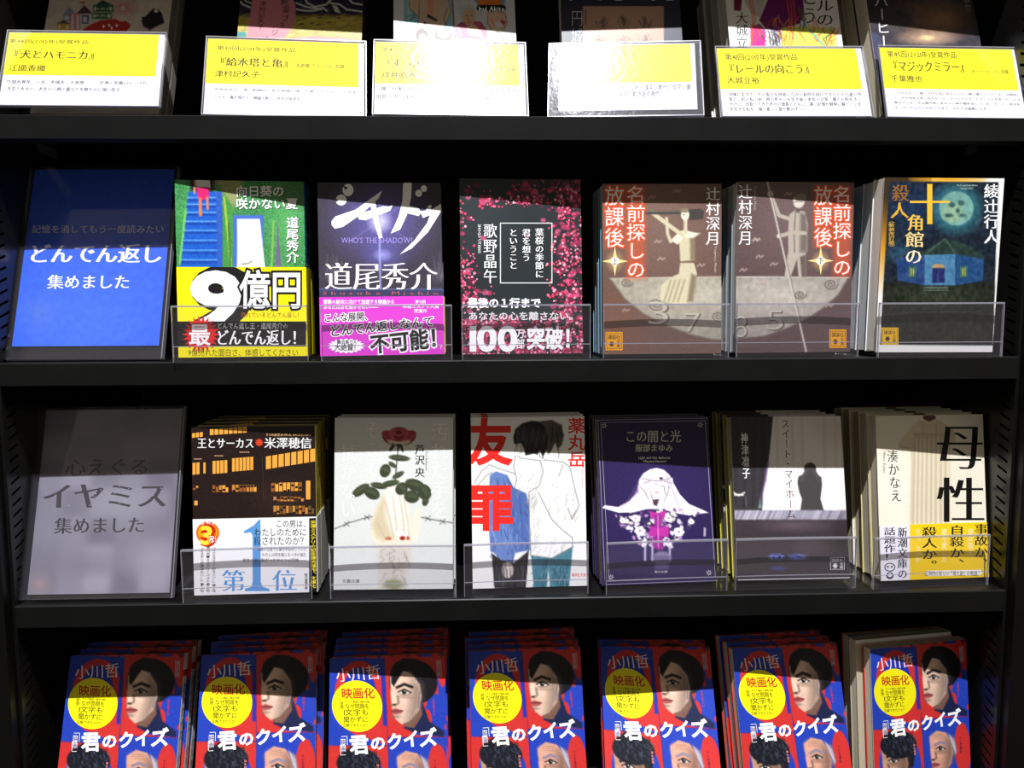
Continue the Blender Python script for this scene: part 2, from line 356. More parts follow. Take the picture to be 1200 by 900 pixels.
# ------------------------------------------------------------------ placing: base point, (turn, lean, tilt), width, height, image-pixel to sheet transform
POSE={
 'nine':((-0.2349,0.0047,0.0032),(0.0995,0.0802,0.0018),0.1058,0.1501,(0.671642,-0.01487016,-185.5978,-0.00950778,-0.6961961,294.1857,-0.0001338133,-1.30652e-05,1)),
 'shadow':((-0.1168,0.0053,0.0038),(0.0589,0.1102,0.0085),0.1051,0.1492,(0.6993168,-0.01435387,-307.6946,-0.01275874,-0.7075687,300.6546,-9.543637e-05,1.766741e-05,1)),
 'cherry':((0.0037,0.0047,0.0047),(0.0601,0.1063,0.0003),0.1052,0.1513,(0.7010882,-0.01032098,-425.3621,-0.006901645,-0.6976118,293.3815,-9.651714e-05,1.345326e-05,1)),
 'upper':((0.1265,0.0128,0.0034),(0.0043,0.0474,0.0030),0.1046,0.1478,(0.7177254,-2.112238e-05,-556.8721,-0.006830314,-0.7117048,300.3953,-3.853214e-05,-4.966942e-05,1)),
 'lower':((0.2439,0.0157,0.0038),(0.0392,0.0147,0.0030),0.1049,0.1486,(0.7004444,0.01443353,-656.6312,-0.007938811,-0.6805777,288.4309,-7.326181e-05,-8.123485e-05,1)),
 'decagon':((0.3634,0.0020,0.0040),(0.0117,-0.0151,-0.0053),0.1051,0.1489,(0.6922246,0.04249948,-775.1308,-0.001065394,-0.6758117,280.0608,-4.54474e-05,-0.0001123743,1)),
 'king':((-0.2323,0.0067,-0.2059),(0.0481,0.0581,-0.0036),0.1057,0.1480,(0.6977698,-0.01241932,-200.9627,-0.02130853,-0.7216583,508.6736,-8.322187e-05,-3.709398e-05,1)),
 'rose':((-0.1120,0.0071,-0.2038),(-0.0088,0.1429,-0.0042),0.1055,0.1521,(0.7743242,0.00300618,-358.966,-0.006550814,-0.7677825,533.1756,-2.538326e-05,5.467629e-05,1)),
 'friend':((0.0098,0.0100,-0.2050),(0.0301,0.1313,0.0007),0.1028,0.1526,(0.756779,-0.01069859,-462.8952,-0.02058021,-0.7475052,527.142,-6.674639e-05,4.07429e-05,1)),
 'dark':((0.1265,0.0096,-0.2036),(0.0555,0.2120,-0.0004),0.1051,0.1497,(0.7965876,-0.03496073,-591.9659,-0.02720082,-0.7624853,542.6527,-9.543048e-05,0.0001329559,1)),
 'sweet':((0.2504,0.0136,-0.2036),(0.0096,0.2093,-0.0041),0.1044,0.1494,(0.8262235,-0.04137028,-740.5959,-0.0120045,-0.7951273,551.7286,-4.627977e-05,0.0001328447,1)),
 'mother':((0.3812,0.0136,-0.2048),(0.0613,0.1271,-0.0013),0.1044,0.1502,(0.7576237,-0.0247238,-813.1714,-0.02672462,-0.7103477,511.3725,-9.838833e-05,3.588761e-05,1)),
 'sign_blue':((-0.3702,0.0051,0.0027),(-0.0132,0.3087,0.0012),0.1314,0.1777,(0.7967542,0.08827245,-114.4464,-0.005651848,-0.8297798,349.4921,-2.118146e-05,0.0002681175,1)),
 'sign_grey':((-0.3705,0.0020,-0.2065),(-0.0146,0.2872,0.0040),0.1324,0.1697,(0.8580649,0.07532713,-147.7,-0.01251218,-0.8369174,588.9058,-1.938291e-05,0.000237836,1)),
 'q0':((-0.3635,-0.0058,-0.4136),(-0.0017,0.3387,0.0029),0.1050,0.1459,(0.9679219,0.09489324,-218.0112,-0.0244189,-0.8853787,863.1639,-3.499838e-05,0.0003101782,1)),
 'q1':((-0.2379,-0.0084,-0.4127),(0.0850,0.3674,0.0025),0.1049,0.1464,(0.9467441,0.03498921,-314.8365,-0.07214136,-0.8756151,869.1936,-0.0001338061,0.0003368831,1)),
 'q2':((-0.1174,-0.0178,-0.4134),(0.0738,0.3129,0.0008),0.1039,0.1463,(0.8910496,-0.002493263,-402.9839,-0.06185432,-0.8185345,824.7971,-0.0001189431,0.0002605795,1)),
 'q3':((0.0095,-0.0102,-0.4127),(0.0791,0.3230,-0.0029),0.1042,0.1469,(0.9112853,-0.03513835,-534.0119,-0.06154995,-0.8199333,826.6328,-0.0001250204,0.0002738776,1)),
 'q4':((0.1291,-0.0173,-0.4100),(-0.0541,0.5091,0.0002),0.1038,0.1472,(1.243168,-0.08090049,-892.8999,0.01073184,-1.091618,1039.758,3.381477e-05,0.0006400988,1)),
 'q5':((0.2563,-0.0091,-0.4146),(0.1112,0.3079,-0.0068),0.1042,0.1454,(0.8911844,-0.09811406,-745.2334,-0.07337069,-0.7627273,797.16,-0.0001576147,0.0002493788,1)),
 'q6':((0.3780,0.0078,-0.4170),(0.1936,0.1193,-0.0088),0.1038,0.1455,(0.7284481,-0.02549933,-765.152,-0.09909341,-0.6154787,685.7218,-0.0002223554,2.837551e-05,1)),
 'b0':((-0.3585,0.0243,0.2098),(0.0237,0.3862,0.0074),0.1062,0.1480,(0.7333946,0.1054097,-95.48119,0.002894793,-0.8813947,117.0998,-6.590996e-05,0.0003784482,1)),
 'b1':((-0.1899,0.0240,0.2088),(0.0364,0.3343,-0.0143),0.1077,0.1480,(0.7263169,0.04468642,-257.1603,0.02083979,-0.8310686,105.2408,-7.892407e-05,0.0002965222,1)),
 'b2':((-0.0513,0.0240,0.2082),(0.0691,0.3091,0.0018),0.1078,0.1480,(0.7147273,-0.0173334,-380.6842,0.01521585,-0.7929431,100.3026,-0.0001137227,0.0002561117,1)),
 'b3':((0.0946,0.0238,0.2092),(-0.0274,0.3226,0.0055),0.1073,0.1480,(0.7671163,-0.03845475,-557.479,-0.007124532,-0.8562583,121.7316,-4.094054e-06,0.0002913596,1)),
 'b4':((0.2428,0.0244,0.2096),(0.0464,0.3179,-0.0103),0.1044,0.1480,(0.7355406,-0.0819657,-673.6922,0.02006678,-0.7941917,89.60232,-8.939505e-05,0.0002714423,1)),
 'b5':((0.3710,0.0240,0.2103),(0.0777,0.3086,-0.0072),0.1045,0.1480,(0.7250576,-0.1189531,-781.6915,0.02381323,-0.7503585,75.72986,-0.0001228205,0.0002543149,1)),
 'c0':((-0.3599,0.0013,0.2109),(0.0544,0.3700,0.0120),0.1275,0.0718,(0.6895418,0.08360474,-73.81836,0.006470231,-0.8349253,102.2463,-0.000100352,0.0003463724,1)),
 'c1':((-0.1930,0.0021,0.2035),(0.0938,0.3840,0.0063),0.1318,0.0759,(0.6860518,0.02055756,-231.8415,0.0174808,-0.8217698,105.2722,-0.0001443933,0.0003603174,1)),
 'c2':((-0.0558,0.0020,0.2049),(0.0386,0.3841,0.0006),0.1289,0.0730,(0.7126986,-0.007227695,-375.7178,0.01077567,-0.8331641,105.7356,-8.309337e-05,0.0003717671,1)),
 'c3':((0.0903,0.0020,0.2044),(-0.0954,0.3849,-0.0094),0.1292,0.0737,(0.7949956,-0.01230713,-581.0911,-0.01167392,-0.9331946,134.7079,8.646818e-05,0.0004117342,1)),
 'c4':((0.2370,0.0020,0.2047),(-0.0247,0.3888,-0.0036),0.1281,0.0704,(0.7565605,-0.09868099,-694.3214,0.0003087947,-0.8822966,119.2589,-7.17851e-06,0.0003955048,1)),
 'c5':((0.3750,0.0021,0.2039),(-0.0308,0.3548,-0.0224),0.1196,0.0704,(0.7601261,-0.1144455,-837.886,0.01330514,-0.8692827,104.468,2.34049e-07,0.000341689,1)),
}

def frame(pose):
    p, (yaw, lean, roll) = pose[0], pose[1]
    r0 = Vector((math.cos(yaw), math.sin(yaw), 0)); b0 = Vector((-math.sin(yaw), math.cos(yaw), 0))
    u0 = Vector((0, 0, 1))*math.cos(lean)+b0*math.sin(lean)
    r = r0*math.cos(roll)+u0*math.sin(roll); u = -r0*math.sin(roll)+u0*math.cos(roll); b = u.cross(r)
    return r, b, u
def place(o, pose, shift=0.0, side=0.0, dyaw=0.0, drop=0.0):
    p, (yaw, lean, roll), *_ = pose
    b0 = Vector((-math.sin(yaw), math.cos(yaw), 0)); r0 = Vector((math.cos(yaw), math.sin(yaw), 0))
    r, b, u = frame((p, (yaw+dyaw, lean, roll)))
    q = Vector(p)+b0*shift+r0*side+Vector((0, 0, drop))
    o.matrix_world = Matrix(((r.x, b.x, u.x, q.x), (r.y, b.y, u.y, q.y), (r.z, b.z, u.z, q.z), (0, 0, 0, 1)))
Z = {0: 0.411, 1: 0.20155, 2: 0.0, 3: -0.20908, 4: -0.41808}
FRONT = {0: -0.006, 1: -0.006, 2: -0.006, 3: -0.006, 4: -0.030}
HL = 0.019; BW = 0.87; DEPTH = 0.26

# ------------------------------------------------------------------ bookcase
def bookcase():
    root = bpy.data.objects.new('bookcase', None); COL.objects.link(root); root.location = (0, 0.12, -1.30)
    tag(root, 'black steel bookcase with slotted uprights and four shelves of face-out paperbacks', 'bookcase')
    def P(o):
        o.parent = root; o.location = (0, -0.12, 1.30); return o
    zb, zt = -1.30, 0.64
    for k in (0, 1, 2, 3, 4, 5, 6):
        z = Z[k] if k in Z else -0.418-0.24*(k-4); fy = FRONT.get(k, -0.03)
        bd = P(MB().box((-BW/2+.002, fy+.0015, z-.006), (BW/2-.002, DEPTH, z)).build('shelf_board', M['steel']))
        lip = MB().prism([(fy, z-HL), (fy, z-.0008), (fy+.0008, z), (fy+.004, z+.0002), (fy+.004, z-HL+.002), (fy+.018, z-HL+.002), (fy+.018, z-HL)], -BW/2+.001, BW/2-.001, ax=0)
        l = lip.build('front_lip', M['lip']); l.parent = bd
    P(MB().box((-BW/2, DEPTH, zb), (BW/2, DEPTH+.01, zt)).build('back_panel', M['backing']))
    P(MB().box((-BW/2-.0245, -.006, zt), (BW/2+.0245, DEPTH+.01, zt+.02)).build('top_panel', M['steel']))
    P(MB().box((-BW/2, .02, zb), (BW/2, .035, zb+.10)).build('plinth', M['steel']))
    for sx in (-1, 1):
        a = BW/2+.004; b = BW/2+.0240
        sp = P(MB().box((min(sx*a, sx*b), -.012, zb), (max(sx*a, sx*b), DEPTH+.01, zt)).build('side_panel', M['steel']))
        # inner liner with a row of slanted slots
        mb = MB(); x0 = sx*(BW/2+.0005); x1 = sx*(BW/2+.0035); ya, yb = .003, .016; pitch = .0095
        xs = sorted((x0, x1))
        mb.box((xs[0], -.002, zb), (xs[1], ya, zt)); mb.box((xs[0], yb, zb), (xs[1], DEPTH, zt))
        n = int((zt-zb)/pitch); sl = .0042
        for i in range(n):
            z = zb+i*pitch
            # bar between two slots: parallelogram rising towards the back
            mb.prism([(ya, z), (yb, z+sl), (yb, z+sl+pitch-.0024), (ya, z+pitch-.0024)], xs[0], xs[1], ax=0)
        ul = mb.build('slotted_upright', M['liner']); ul.parent = sp
        gp = MB().box((min(sx*(BW/2+.0036), sx*(BW/2+.0039)), ya-.004, zb), (max(sx*(BW/2+.0036), sx*(BW/2+.0039)), yb+.004, zt)).build('slot_shade_sheet', M['slot']); gp.parent = sp  # thin black sheet stands for the shade inside the slots
    return root
bookcase()
fl = MB().box((-3, -3, -1.36), (3, 1.2, -1.30)).build('floor', M['floor'], kind='structure')
wl = MB().box((-3, 0.60, -1.30), (3, 0.66, 2.0)).build('wall_back', M['wall'], kind='structure')

# ------------------------------------------------------------------ books
def spine_sheet(w, t, h, txt, col, zr, sty='g'):
    """vertical lettering on the spine (right side)"""
    geoms = []
    zt, zb = zr; n = len(txt); cw = min(t*.72, (zt-zb)/n*1.0); V = []; F = []; K = []
    c = np.array(lin(col))
    for i, ch in enumerate(txt):
        gV, gF, _, _ = glyph(ch, sty, 0); b = len(V); zc = zt-(i+1)*(zt-zb)/n; hh = (zt-zb)/n
        for gx, gz in gV: V.append((w/2+.00009+.0001, t/2+(gx-.5)*cw, zc+(gz+.12)*hh))
        for f in gF: F.append(tuple(b+j for j in f)); K.append(np.tile(c, (3, 1)))
    return V, F, K
def book_meshes(name, w, h, t, art, spine, back=(200, 200, 200), band=None, bandart=None, bandspine=None, pages='pages', stext=None):
    """spine: list of (z_from_fraction, colour); returns meshes"""
    def sc(c):
        if abs(c[2]-h) < 1e-5 or c[2] < 1e-5: return (236, 230, 214)
        if c[0] < w/2-.0025: return back if c[1] > t/2 else (235, 232, 225)
        z = c[2]/h; r = spine[0][1]
        for zz, col in spine:
            if z >= zz: r = col
        return r
    segs = sorted({0.0, 1.0, *[s[0] for s in spine]})
    parts = []
    for a, b in zip(segs[:-1], segs[1:]):
        mb = MB().prism(wrap_profile(w, t, 0.0), a*h, b*h); parts.append(solid(mb, sc))
    parts.append(art.geom(-0.00012))
    if stext: parts.append(spine_sheet(w, t, h, *stext))
    out = {'jacket': printed_mesh('dust_jacket', parts, M['jacket'])}
    pb = MB().box((-w/2+.0008, .0006, .0009), (w/2-.0022, t-.0006, h-.0003))
    out['pages'] = pb.mesh('page_block', M[pages])
    if bandart is not None:
        z1 = bandart.z1; mb = MB().prism(wrap_profile(w, t, .0007, .0003), 0.0004, z1)
        bs = bandspine or (255, 255, 255)
        out['band'] = printed_mesh('paper_band', [solid(mb, lambda c: bs if not callable(bs) else bs(c)), bandart.geom(-0.0009)], M['band'])
    return out
ORD = ['front', 'second', 'third', 'fourth', 'fifth', 'sixth']
rj = random.Random(4)
def stack(key, n, t, ms, desc, where, group, jit=0.0012, gap=0.0012, pose=None, shelf=None, turn=0.0, slide=0.0):
    pose = pose or POSE[key]; lean = pose[1][1]
    for i in range(n):
        root = bpy.data.objects.new('paperback_book', None); COL.objects.link(root)
        side = 0 if i == 0 else rj.uniform(-jit, jit); dy = 0 if i == 0 else rj.uniform(-.008, .008)
        if i: side += slide; dy += turn
        place(root, pose, shift=(i+(1 if key == 'q6' and i else 0))*(t+gap)/math.cos(lean), side=side, dyaw=dy)
        lab = '%s, %s' % (desc, 'front copy' if i == 0 else 'hindmost copy' if i == n-1 else ORD[i]+' copy back')
        if where: lab += ', '+where
        tag(root, lab, 'book', group)
        link('dust_jacket', ms['jacket'], root); link('page_block', ms['pages'], root)
        if 'band' in ms: link('paper_band', ms['band'], root)

def A(key, ox, oy, sc, base, **kw):
    p = POSE[key]; return Art(p[4], ox, oy, sc, p[2], p[3], base=base, **kw)
def band_top(key, ox, oy, sc, y):
    p = POSE[key]; H = np.array(p[4]).reshape(3, 3); q = H @ np.array((ox+300/sc, oy+y/sc, 1)); return q[1]/q[2]/1000
K_, W_ = (22, 20, 20), (255, 255, 255)
GR2, GR3, GR4, GR1 = 'paperbacks on the second shelf', 'paperbacks on the third shelf', 'film tie-in paperbacks on the bottom shelf', 'prize-winning books on the top shelf'
# ================================================================== artwork, second shelf
def art_nine():
    k = ('nine', 190, 190, 3.6); a = A(*k, (62, 138, 78))
    a.grain(16, 1); a.glow(120, 250, 120, 160, (90, 200, 110), .5); a.glow(520, 250, 120, 250, (110, 200, 110), .6)
    a.poly([(205, 70), (345, 70), (330, 140), (300, 200), (250, 120)], (150, 158, 100), 25); a.poly([(118, 70), (222, 70), (215, 140), (120, 120)], (38, 30, 28), 14)
    a.poly([(112, 125), (250, 125), (242, 445), (70, 445), (92, 300)], (22, 92, 200))
    for i, y in enumerate((150, 178, 212, 250, 288, 330, 372, 412)):
        x0 = 112-(y-125)*.12; a.line([(x0, y), (240, y)], 5, (110, 175, 240), 5); a.line([(x0, y+10), (240, y+10)], 8, (14, 62, 160), 8)
    a.poly([(226, 125), (252, 125), (256, 445), (234, 445)], (48, 92, 190)); a.line([(100, 200), (74, 430)], 8, (120, 210, 90))
    a.poly([(258, 130), (300, 190), (300, 445), (256, 445)], (70, 150, 70)); a.line([(262, 150), (290, 440)], 8, (170, 200, 70)); a.line([(280, 260), (288, 440)], 5, (40, 90, 60))
    a.grain(7, 1)
    a.rect(300, 224, 428, 445, (72, 110, 205)); a.poly([(317, 240), (412, 240), (434, 445), (317, 445)], (252, 252, 255))
    a.line([(335, 430), (362, 428), (380, 418)], 5, (120, 100, 70)); a.poly([(488, 236), (502, 445), (478, 445)], (118, 98, 140))
    a.line([(470, 250), (462, 445)], 6, (140, 200, 90)); a.ell(565, 130, 70, 60, (70, 100, 60), 30, .5)
    a.poly([(133, 72), (200, 72), (205, 110), (150, 112)], (225, 225, 228)); a.poly([(146, 106), (196, 106), (198, 150), (172, 160), (150, 150)], (226, 30, 112))
    a.line([(160, 155), (162, 222)], 13, (220, 130, 90)); a.line([(190, 150), (192, 196)], 11, (220, 130, 90)); a.line([(140, 80), (136, 130)], 9, (200, 150, 110))
    for d, c in ((3, (40, 50, 40)), (0, W_)):
        a.text('向日葵の', (310, 98, 516, 148), c, 'gb', dx=d, dy=d); a.text('咲かない夏', (310, 150, 574, 200), c, 'gb', dx=d, dy=d); a.text('道尾秀介', (523, 230, 577, 425), c, 'gb', vert=True, dx=d, dy=d)
    zt = band_top(*k, 443); b = A(*k, (250, 236, 12), z0=.0004, z1=zt)
    b.text('9', (100, 408, 325, 730), W_, 'gh', out=K_, outw=.065); b.text('億円', (325, 452, 592, 622), W_, 'gb', out=K_, outw=.06)
    b.text('売れているどんでん返し！', (332, 632, 592, 658), (150, 80, 20), 'g')
    b.inkrect(55, 672, 608, 778, (18, 15, 15)); b.burst(165, 727, 55, 80, 22, (225, 25, 30)); b.text('最', (112, 680, 206, 776), W_, 'gb', out=(200, 20, 25), outw=.05)
    b.text('どんでん返し王・道尾秀介の', (232, 677, 532, 705), W_); b.text('どんでん返し！', (228, 704, 600, 776), W_, 'mh')
    b.text('9億売れた面白さ、体感してください', (110, 786, 576, 820), (100, 78, 0))
    return a, b
def art_shadow():
    k = ('shadow', 360, 190, 3.6); a = A(*k, (62, 57, 70))
    a.glow(305, 250, 260, 230, (110, 100, 190), .9); a.glow(305, 250, 60, 60, (235, 235, 255), 1); a.glow(318, 392, 46, 30, (215, 220, 255), 1); a.glow(320, 392, 110, 90, (110, 105, 200), .6)
    for dx, dy in ((120, -90), (-110, -60), (110, 70), (-120, 80), (0, -120)): a.line([(305, 250), (305+dx, 250+dy)], 3, (150, 145, 220), 8, .5)
    a.line([(304, 245), (309, 568)], 7, (165, 175, 235), 6); a.rect(40, 535, 600, 568, (58, 60, 92)); a.line([(40, 537), (600, 537)], 4, (100, 110, 165))
    r = random.Random(3)
    for cx, cy in ((95, 470), (560, 470)):
        for i in range(34):
            an = -math.pi/2+r.uniform(-1.1, 1.1); L = r.uniform(30, 130); x1, y1 = cx+L*.6*math.cos(an), cy+60+L*math.sin(an)-20
            a.line([(cx+(x1-cx)*.5, (cy+60+y1)/2), (x1, y1)], 2, (120, 118, 130), 3, .55)
    a.grain(3, 1)
    w = W_
    a.inkell(172, 118, 23, 26, w); a.ink([(150, 98), (172, 108), (160, 118)], (62, 57, 70)); a.inkell(143, 160, 23, 23, w); a.ink([(113, 148), (132, 162), (112, 175)], (66, 61, 75))
    a.ink([(102, 250), (118, 230), (205, 200), (316, 120), (302, 152), (236, 214), (150, 274), (116, 281), (103, 266)], w)
    a.ink([(210, 218), (258, 206), (320, 186), (345, 188), (362, 180), (350, 205), (308, 222), (245, 246), (218, 242)], w); a.ink([(262, 160), (284, 155), (318, 320), (303, 324), (280, 250)], w)
    a.ink([(404, 92), (420, 82), (441, 90), (438, 150), (420, 225), (392, 285), (352, 302), (385, 230), (402, 160)], w); a.ink([(424, 182), (470, 196), (482, 212), (470, 228), (420, 216)], w)
    a.inkell(470, 132, 14, 15, w); a.inkell(492, 112, 13, 14, w)
    a.ink([(476, 208), (500, 204), (512, 182), (524, 182), (522, 202), (575, 170), (560, 215), (510, 295), (440, 365), (390, 390), (452, 330), (505, 258), (518, 224), (488, 236)], w)
    a.text("WHO'S THE SHADOW?", (142, 312, 445, 346), (165, 148, 228), 'g'); a.text('道尾秀介', (72, 418, 550, 545), w, 'mb')
    a.text('S h u s u k e   M i c h i o', (62, 542, 555, 562), (190, 90, 105), 'g')
    zt = band_top(*k, 568); b = A(*k, (226, 62, 208), z0=.0004, z1=zt)
    b.text('衝撃の結末に向けて加速する物語から', (68, 580, 370, 600), W_, 'gb'); b.text('あなたは目を逸らせない――', (68, 602, 300, 622), W_, 'gb'); b.text('本格ミステリ大賞', (402, 600, 556, 618), W_, 'gb'); b.text('受賞作', (450, 620, 505, 637), W_, 'gb'); b.text('第七回', (455, 582, 500, 597), W_, 'gb')
    b.inkline([(50, 604), (610, 600)], 2, (250, 220, 248))
    b.text('こんな展開、', ((70, 640), (275, 630), (275, 668), (70, 678)), K_, 'gb', out=W_, outw=.09)
    b.text('どんでん返しなんて', ((92, 690), (535, 648), (538, 692), (95, 740)), K_, 'gb', out=W_, outw=.08)
    b.text('不可能！', ((262, 728), (592, 690), (598, 782), (268, 812)), K_, 'gh', out=W_, outw=.07)
    b.burst(165, 776, 66, 80, 20, W_, .40); b.text('書店員さん', (125, 750, 212, 768), K_, 'gb'); b.text('大絶賛！', (115, 766, 222, 798), K_, 'gb')
    b.text('？', (558, 768, 580, 792), W_, 'gb')
    return a, b
def art_cherry():
    k = ('cherry', 530, 190, 3.6); a = A(*k, (38, 44, 48)); a.glow(120, 250, 200, 250, (50, 60, 62), .7)
    r = random.Random(11)
    def dens(x, y):
        d = 0
        d += 1.1*math.exp(-((x-500)/62)**2)*(1 if 190 < y < 820 else .35)
        d += 1.0*math.exp(-((y-(185-.16*x+.0002*x*x))/26)**2)*(1 if x > 110 else 0)
        d += .9*math.exp(-((x-40)/55)**2)*(1 if 380 < y < 620 else .25)
        d += .9*(1 if y > 650 else 0); d += .8*math.exp(-((y-560)/40)**2)*math.exp(-((x-70)/70)**2); d += .5*(x > 250)*(y < 130)
        return min(d, 1)
    pal = ((236, 66, 118), (250, 120, 160), (255, 176, 200), (190, 40, 86), (224, 84, 110))
    for i in range(900):
        x, y = r.uniform(30, 550), r.uniform(70, 815)
        if r.random() < dens(x, y)*.8: q = r.uniform(6, 15); a.ell(x, y, q, q*.8, r.choice(((170, 40, 84), (214, 60, 110), (120, 30, 60), (232, 96, 140))), 6, .75)
    for i in range(2600):
        x, y = r.uniform(30, 550), r.uniform(70, 815)
        if r.random() < dens(x, y)*.95:
            c = r.choice(pal); q = r.uniform(3, 8.5)
            if y < 115: c = tuple(int(v*.6) for v in c)  # top blossoms darker: the shelf's shadow painted into their colour
            n = 5; ph = r.random()*6; V = [a.loc(x+q*(1 if j % 2 else .55)*math.cos(ph+j*math.pi/n), y+q*(1 if j % 2 else .55)*math.sin(ph+j*math.pi/n)) for j in range(2*n)]
            a.layer = i % 61; a.add(V, [(0, j, j+1) for j in range(1, 2*n-1)], c)
    a.layer = 62
    for p in ([(545, 150), (470, 165), (400, 172), (340, 130)], [(545, 560), (480, 470), (440, 380)], [(40, 500), (90, 530), (140, 545)], [(420, 190), (390, 150)]): a.line(p, 4, (70, 50, 55))
    a.text('歌野晶午', (130, 258, 190, 514), W_, 'm', vert=True); a.text('SHOGO UTANO', (106, 262, 124, 386), W_, 'g', turn=True)
    for p in (((203, 258), (420, 258)), ((420, 258), (420, 510)), ((420, 510), (203, 510)), ((203, 510), (203, 258))): a.inkline(p, 4, (225, 228, 228))
    a.text('葉桜の季節に', (349, 278, 386, 490), W_, 'mb', vert=True); a.text('君を想う', (294, 280, 331, 421), W_, 'mb', vert=True); a.text('ということ', (239, 280, 276, 453), W_, 'mb', vert=True)
    a.text('最後の１行まで', (64, 572, 374, 616), W_, 'gh'); a.text('あなたの心を離さない。', (66, 630, 535, 668), (225, 222, 225), 'gb')
    a.text('100', (66, 668, 270, 812), W_, 'gh'); a.text('万', (268, 702, 306, 744), W_, 'gb'); a.text('部', (268, 744, 306, 788), W_, 'gb'); a.text('突破！', (314, 692, 545, 792), W_, 'gh')
    return a
def logo(a, x0, y0, x1, y1, bg=(240, 165, 30), fg=(50, 30, 15)):
    a.inkrect(x0, y0, x1, y1, bg); w, h = x1-x0, y1-y0
    a.inkline([(x0+.08*w, y0+.1*h), (x1-.08*w, y0+.1*h), (x1-.08*w, y1-.1*h), (x0+.08*w, y1-.1*h), (x0+.08*w, y0+.1*h)], 1.6, fg)
    a.text('講談社', (x0+.14*w, y0+.16*h, x1-.14*w, y0+.42*h), fg, 'g'); a.text('文庫', (x0+.64*w, y0+.44*h, x1-.14*w, y1-.14*h), fg, 'g', vert=True); a.burst(x0+.36*w, y0+.66*h, .09*w, .19*w, 6, fg, 1.1)
def glowtext(a, t, box):
    a.text(t, box, (255, 250, 245), 'g', vert=True, out=(232, 70, 30), outw=.075); 
def title_glow(a, boxes):
    for t, x0, y0, x1, y1 in boxes:
        n = len(t); hh = (y1-y0)/n
        a.rect(x0+2, y0+2, x1-2, y1-2, (225, 95, 60), 30, .62)
    for t, x0, y0, x1, y1 in boxes: a.text(t, (x0, y0, x1, y1), (255, 250, 245), 'g', vert=True, out=(240, 84, 40), outw=.055)
def star4(a, cx, cy, rx, ry, col, ch):
    p = []
    for i in range(8):
        an = i*math.pi/4; f = 1 if i % 2 == 0 else .22; p.append((cx+rx*f*math.cos(an), cy+ry*f*math.sin(an)))
    a.glow(cx, cy, rx*.8, ry*.8, (240, 190, 120), .8); a.ink(p, col); a.inkell(cx, cy, rx*.34, rx*.34, (255, 248, 225), 16); a.text(ch, (cx-15, cy-17, cx+15, cy+16), (60, 45, 40), 'm')
def relief(a, ch, box, lo, hi): a.text(ch, box, lo, 'g', dx=3, dy=4); a.text(ch, box, hi, 'l')
def curls(a, cx, cy, r, col, turns=2.2, w=5):
    a.line([(cx+r*(1-t/26)*math.cos(t*turns*2*math.pi/26), cy+r*.75*(1-t/26)*math.sin(t*turns*2*math.pi/26)) for t in range(24)], w, col)
def art_upper():
    a = A('upper', 690, 190, 3.6, (112, 86, 78)); a.glow(300, 250, 330, 330, (140, 112, 100), .8); a.glow(90, 700, 220, 200, (135, 85, 62), .7)
    a.poly([(90, 492), (600, 484), (600, 752), (520, 748), (430, 728), (330, 690), (230, 640), (150, 575)], (172, 164, 148)); a.glow(420, 560, 260, 90, (205, 198, 180), .8); a.grain(5, 3, [(90, 492), (600, 484), (600, 752), (430, 728), (230, 640)])
    a.line([(90, 492), (150, 575), (230, 640), (330, 690), (430, 728), (520, 748), (600, 752)], 6, (120, 108, 96), 6); a.line([(92, 491), (600, 483)], 4, (215, 205, 185))
    curls(a, 160, 508, 26, (118, 108, 96)); curls(a, 285, 600, 38, (118, 108, 96)); curls(a, 545, 650, 30, (118, 108, 96))
    for x, y in ((265, 148), (370, 122), (290, 335), (305, 408), (472, 435), (180, 450), (215, 520), (155, 625)): a.line([(x-14, y+5), (x-2, y-6), (x+4, y+4), (x+16, y-4)], 4, (200, 178, 165), 5)
    c1, c2, c3 = (218, 208, 176), (142, 128, 104), (242, 236, 214)
    a.poly([(300, 575), (306, 520), (340, 490), (380, 470), (386, 425), (444, 425), (456, 470), (446, 530), (440, 590), (385, 600), (315, 590)], c1, 4)
    for x in (318, 336, 356, 376): a.line([(x+28, 498), (x, 588)], 5, c2, 8, .8)
    a.poly([(432, 470), (456, 480), (440, 590), (415, 590)], c2, 12); a.poly([(380, 300), (402, 284), (440, 296), (446, 414), (386, 418)], c1, 4); a.poly([(425, 300), (446, 300), (448, 414), (428, 414)], c2, 10)
    a.poly([(345, 330), (385, 290), (470, 300), (440, 320), (400, 318), (375, 348)], c3, 5); a.line([(398, 310), (340, 268), (268, 214)], 17, c1, 5); a.line([(345, 335), (332, 300), (328, 238)], 13, c1, 5)
    a.line([(408, 296), (408, 245)], 15, c1); a.poly([(418, 200), (470, 196), (487, 205), (482, 240), (425, 246)], (72, 66, 64), 4); a.line([(214, 214), (395, 212)], 15, (74, 68, 66)); a.line([(214, 209), (395, 207)], 4, (120, 112, 105))
    a.ell(406, 222, 17, 24, c3, 3); a.ell(404, 204, 18, 10, c2, 5); a.ell(400, 222, 3, 3, (90, 80, 70))
    a.grain(3, 1); relief(a, '3', (240, 560, 350, 700), (120, 110, 98), (196, 188, 170)); relief(a, '7', (400, 612, 480, 730), (120, 110, 98), (196, 188, 170))
    title_glow(a, (('名前探しの', 158, 98, 240, 492), ('放課後', 66, 98, 150, 362))); a.text('辻村深月', (493, 102, 555, 352), W_, 'm', vert=True); a.text('Tsujimura Mizuki', (528, 355, 542, 465), (200, 185, 178), 'g', turn=True)
    star4(a, 110, 418, 56, 64, (250, 226, 150), '上'); logo(a, 70, 716, 143, 794); return a
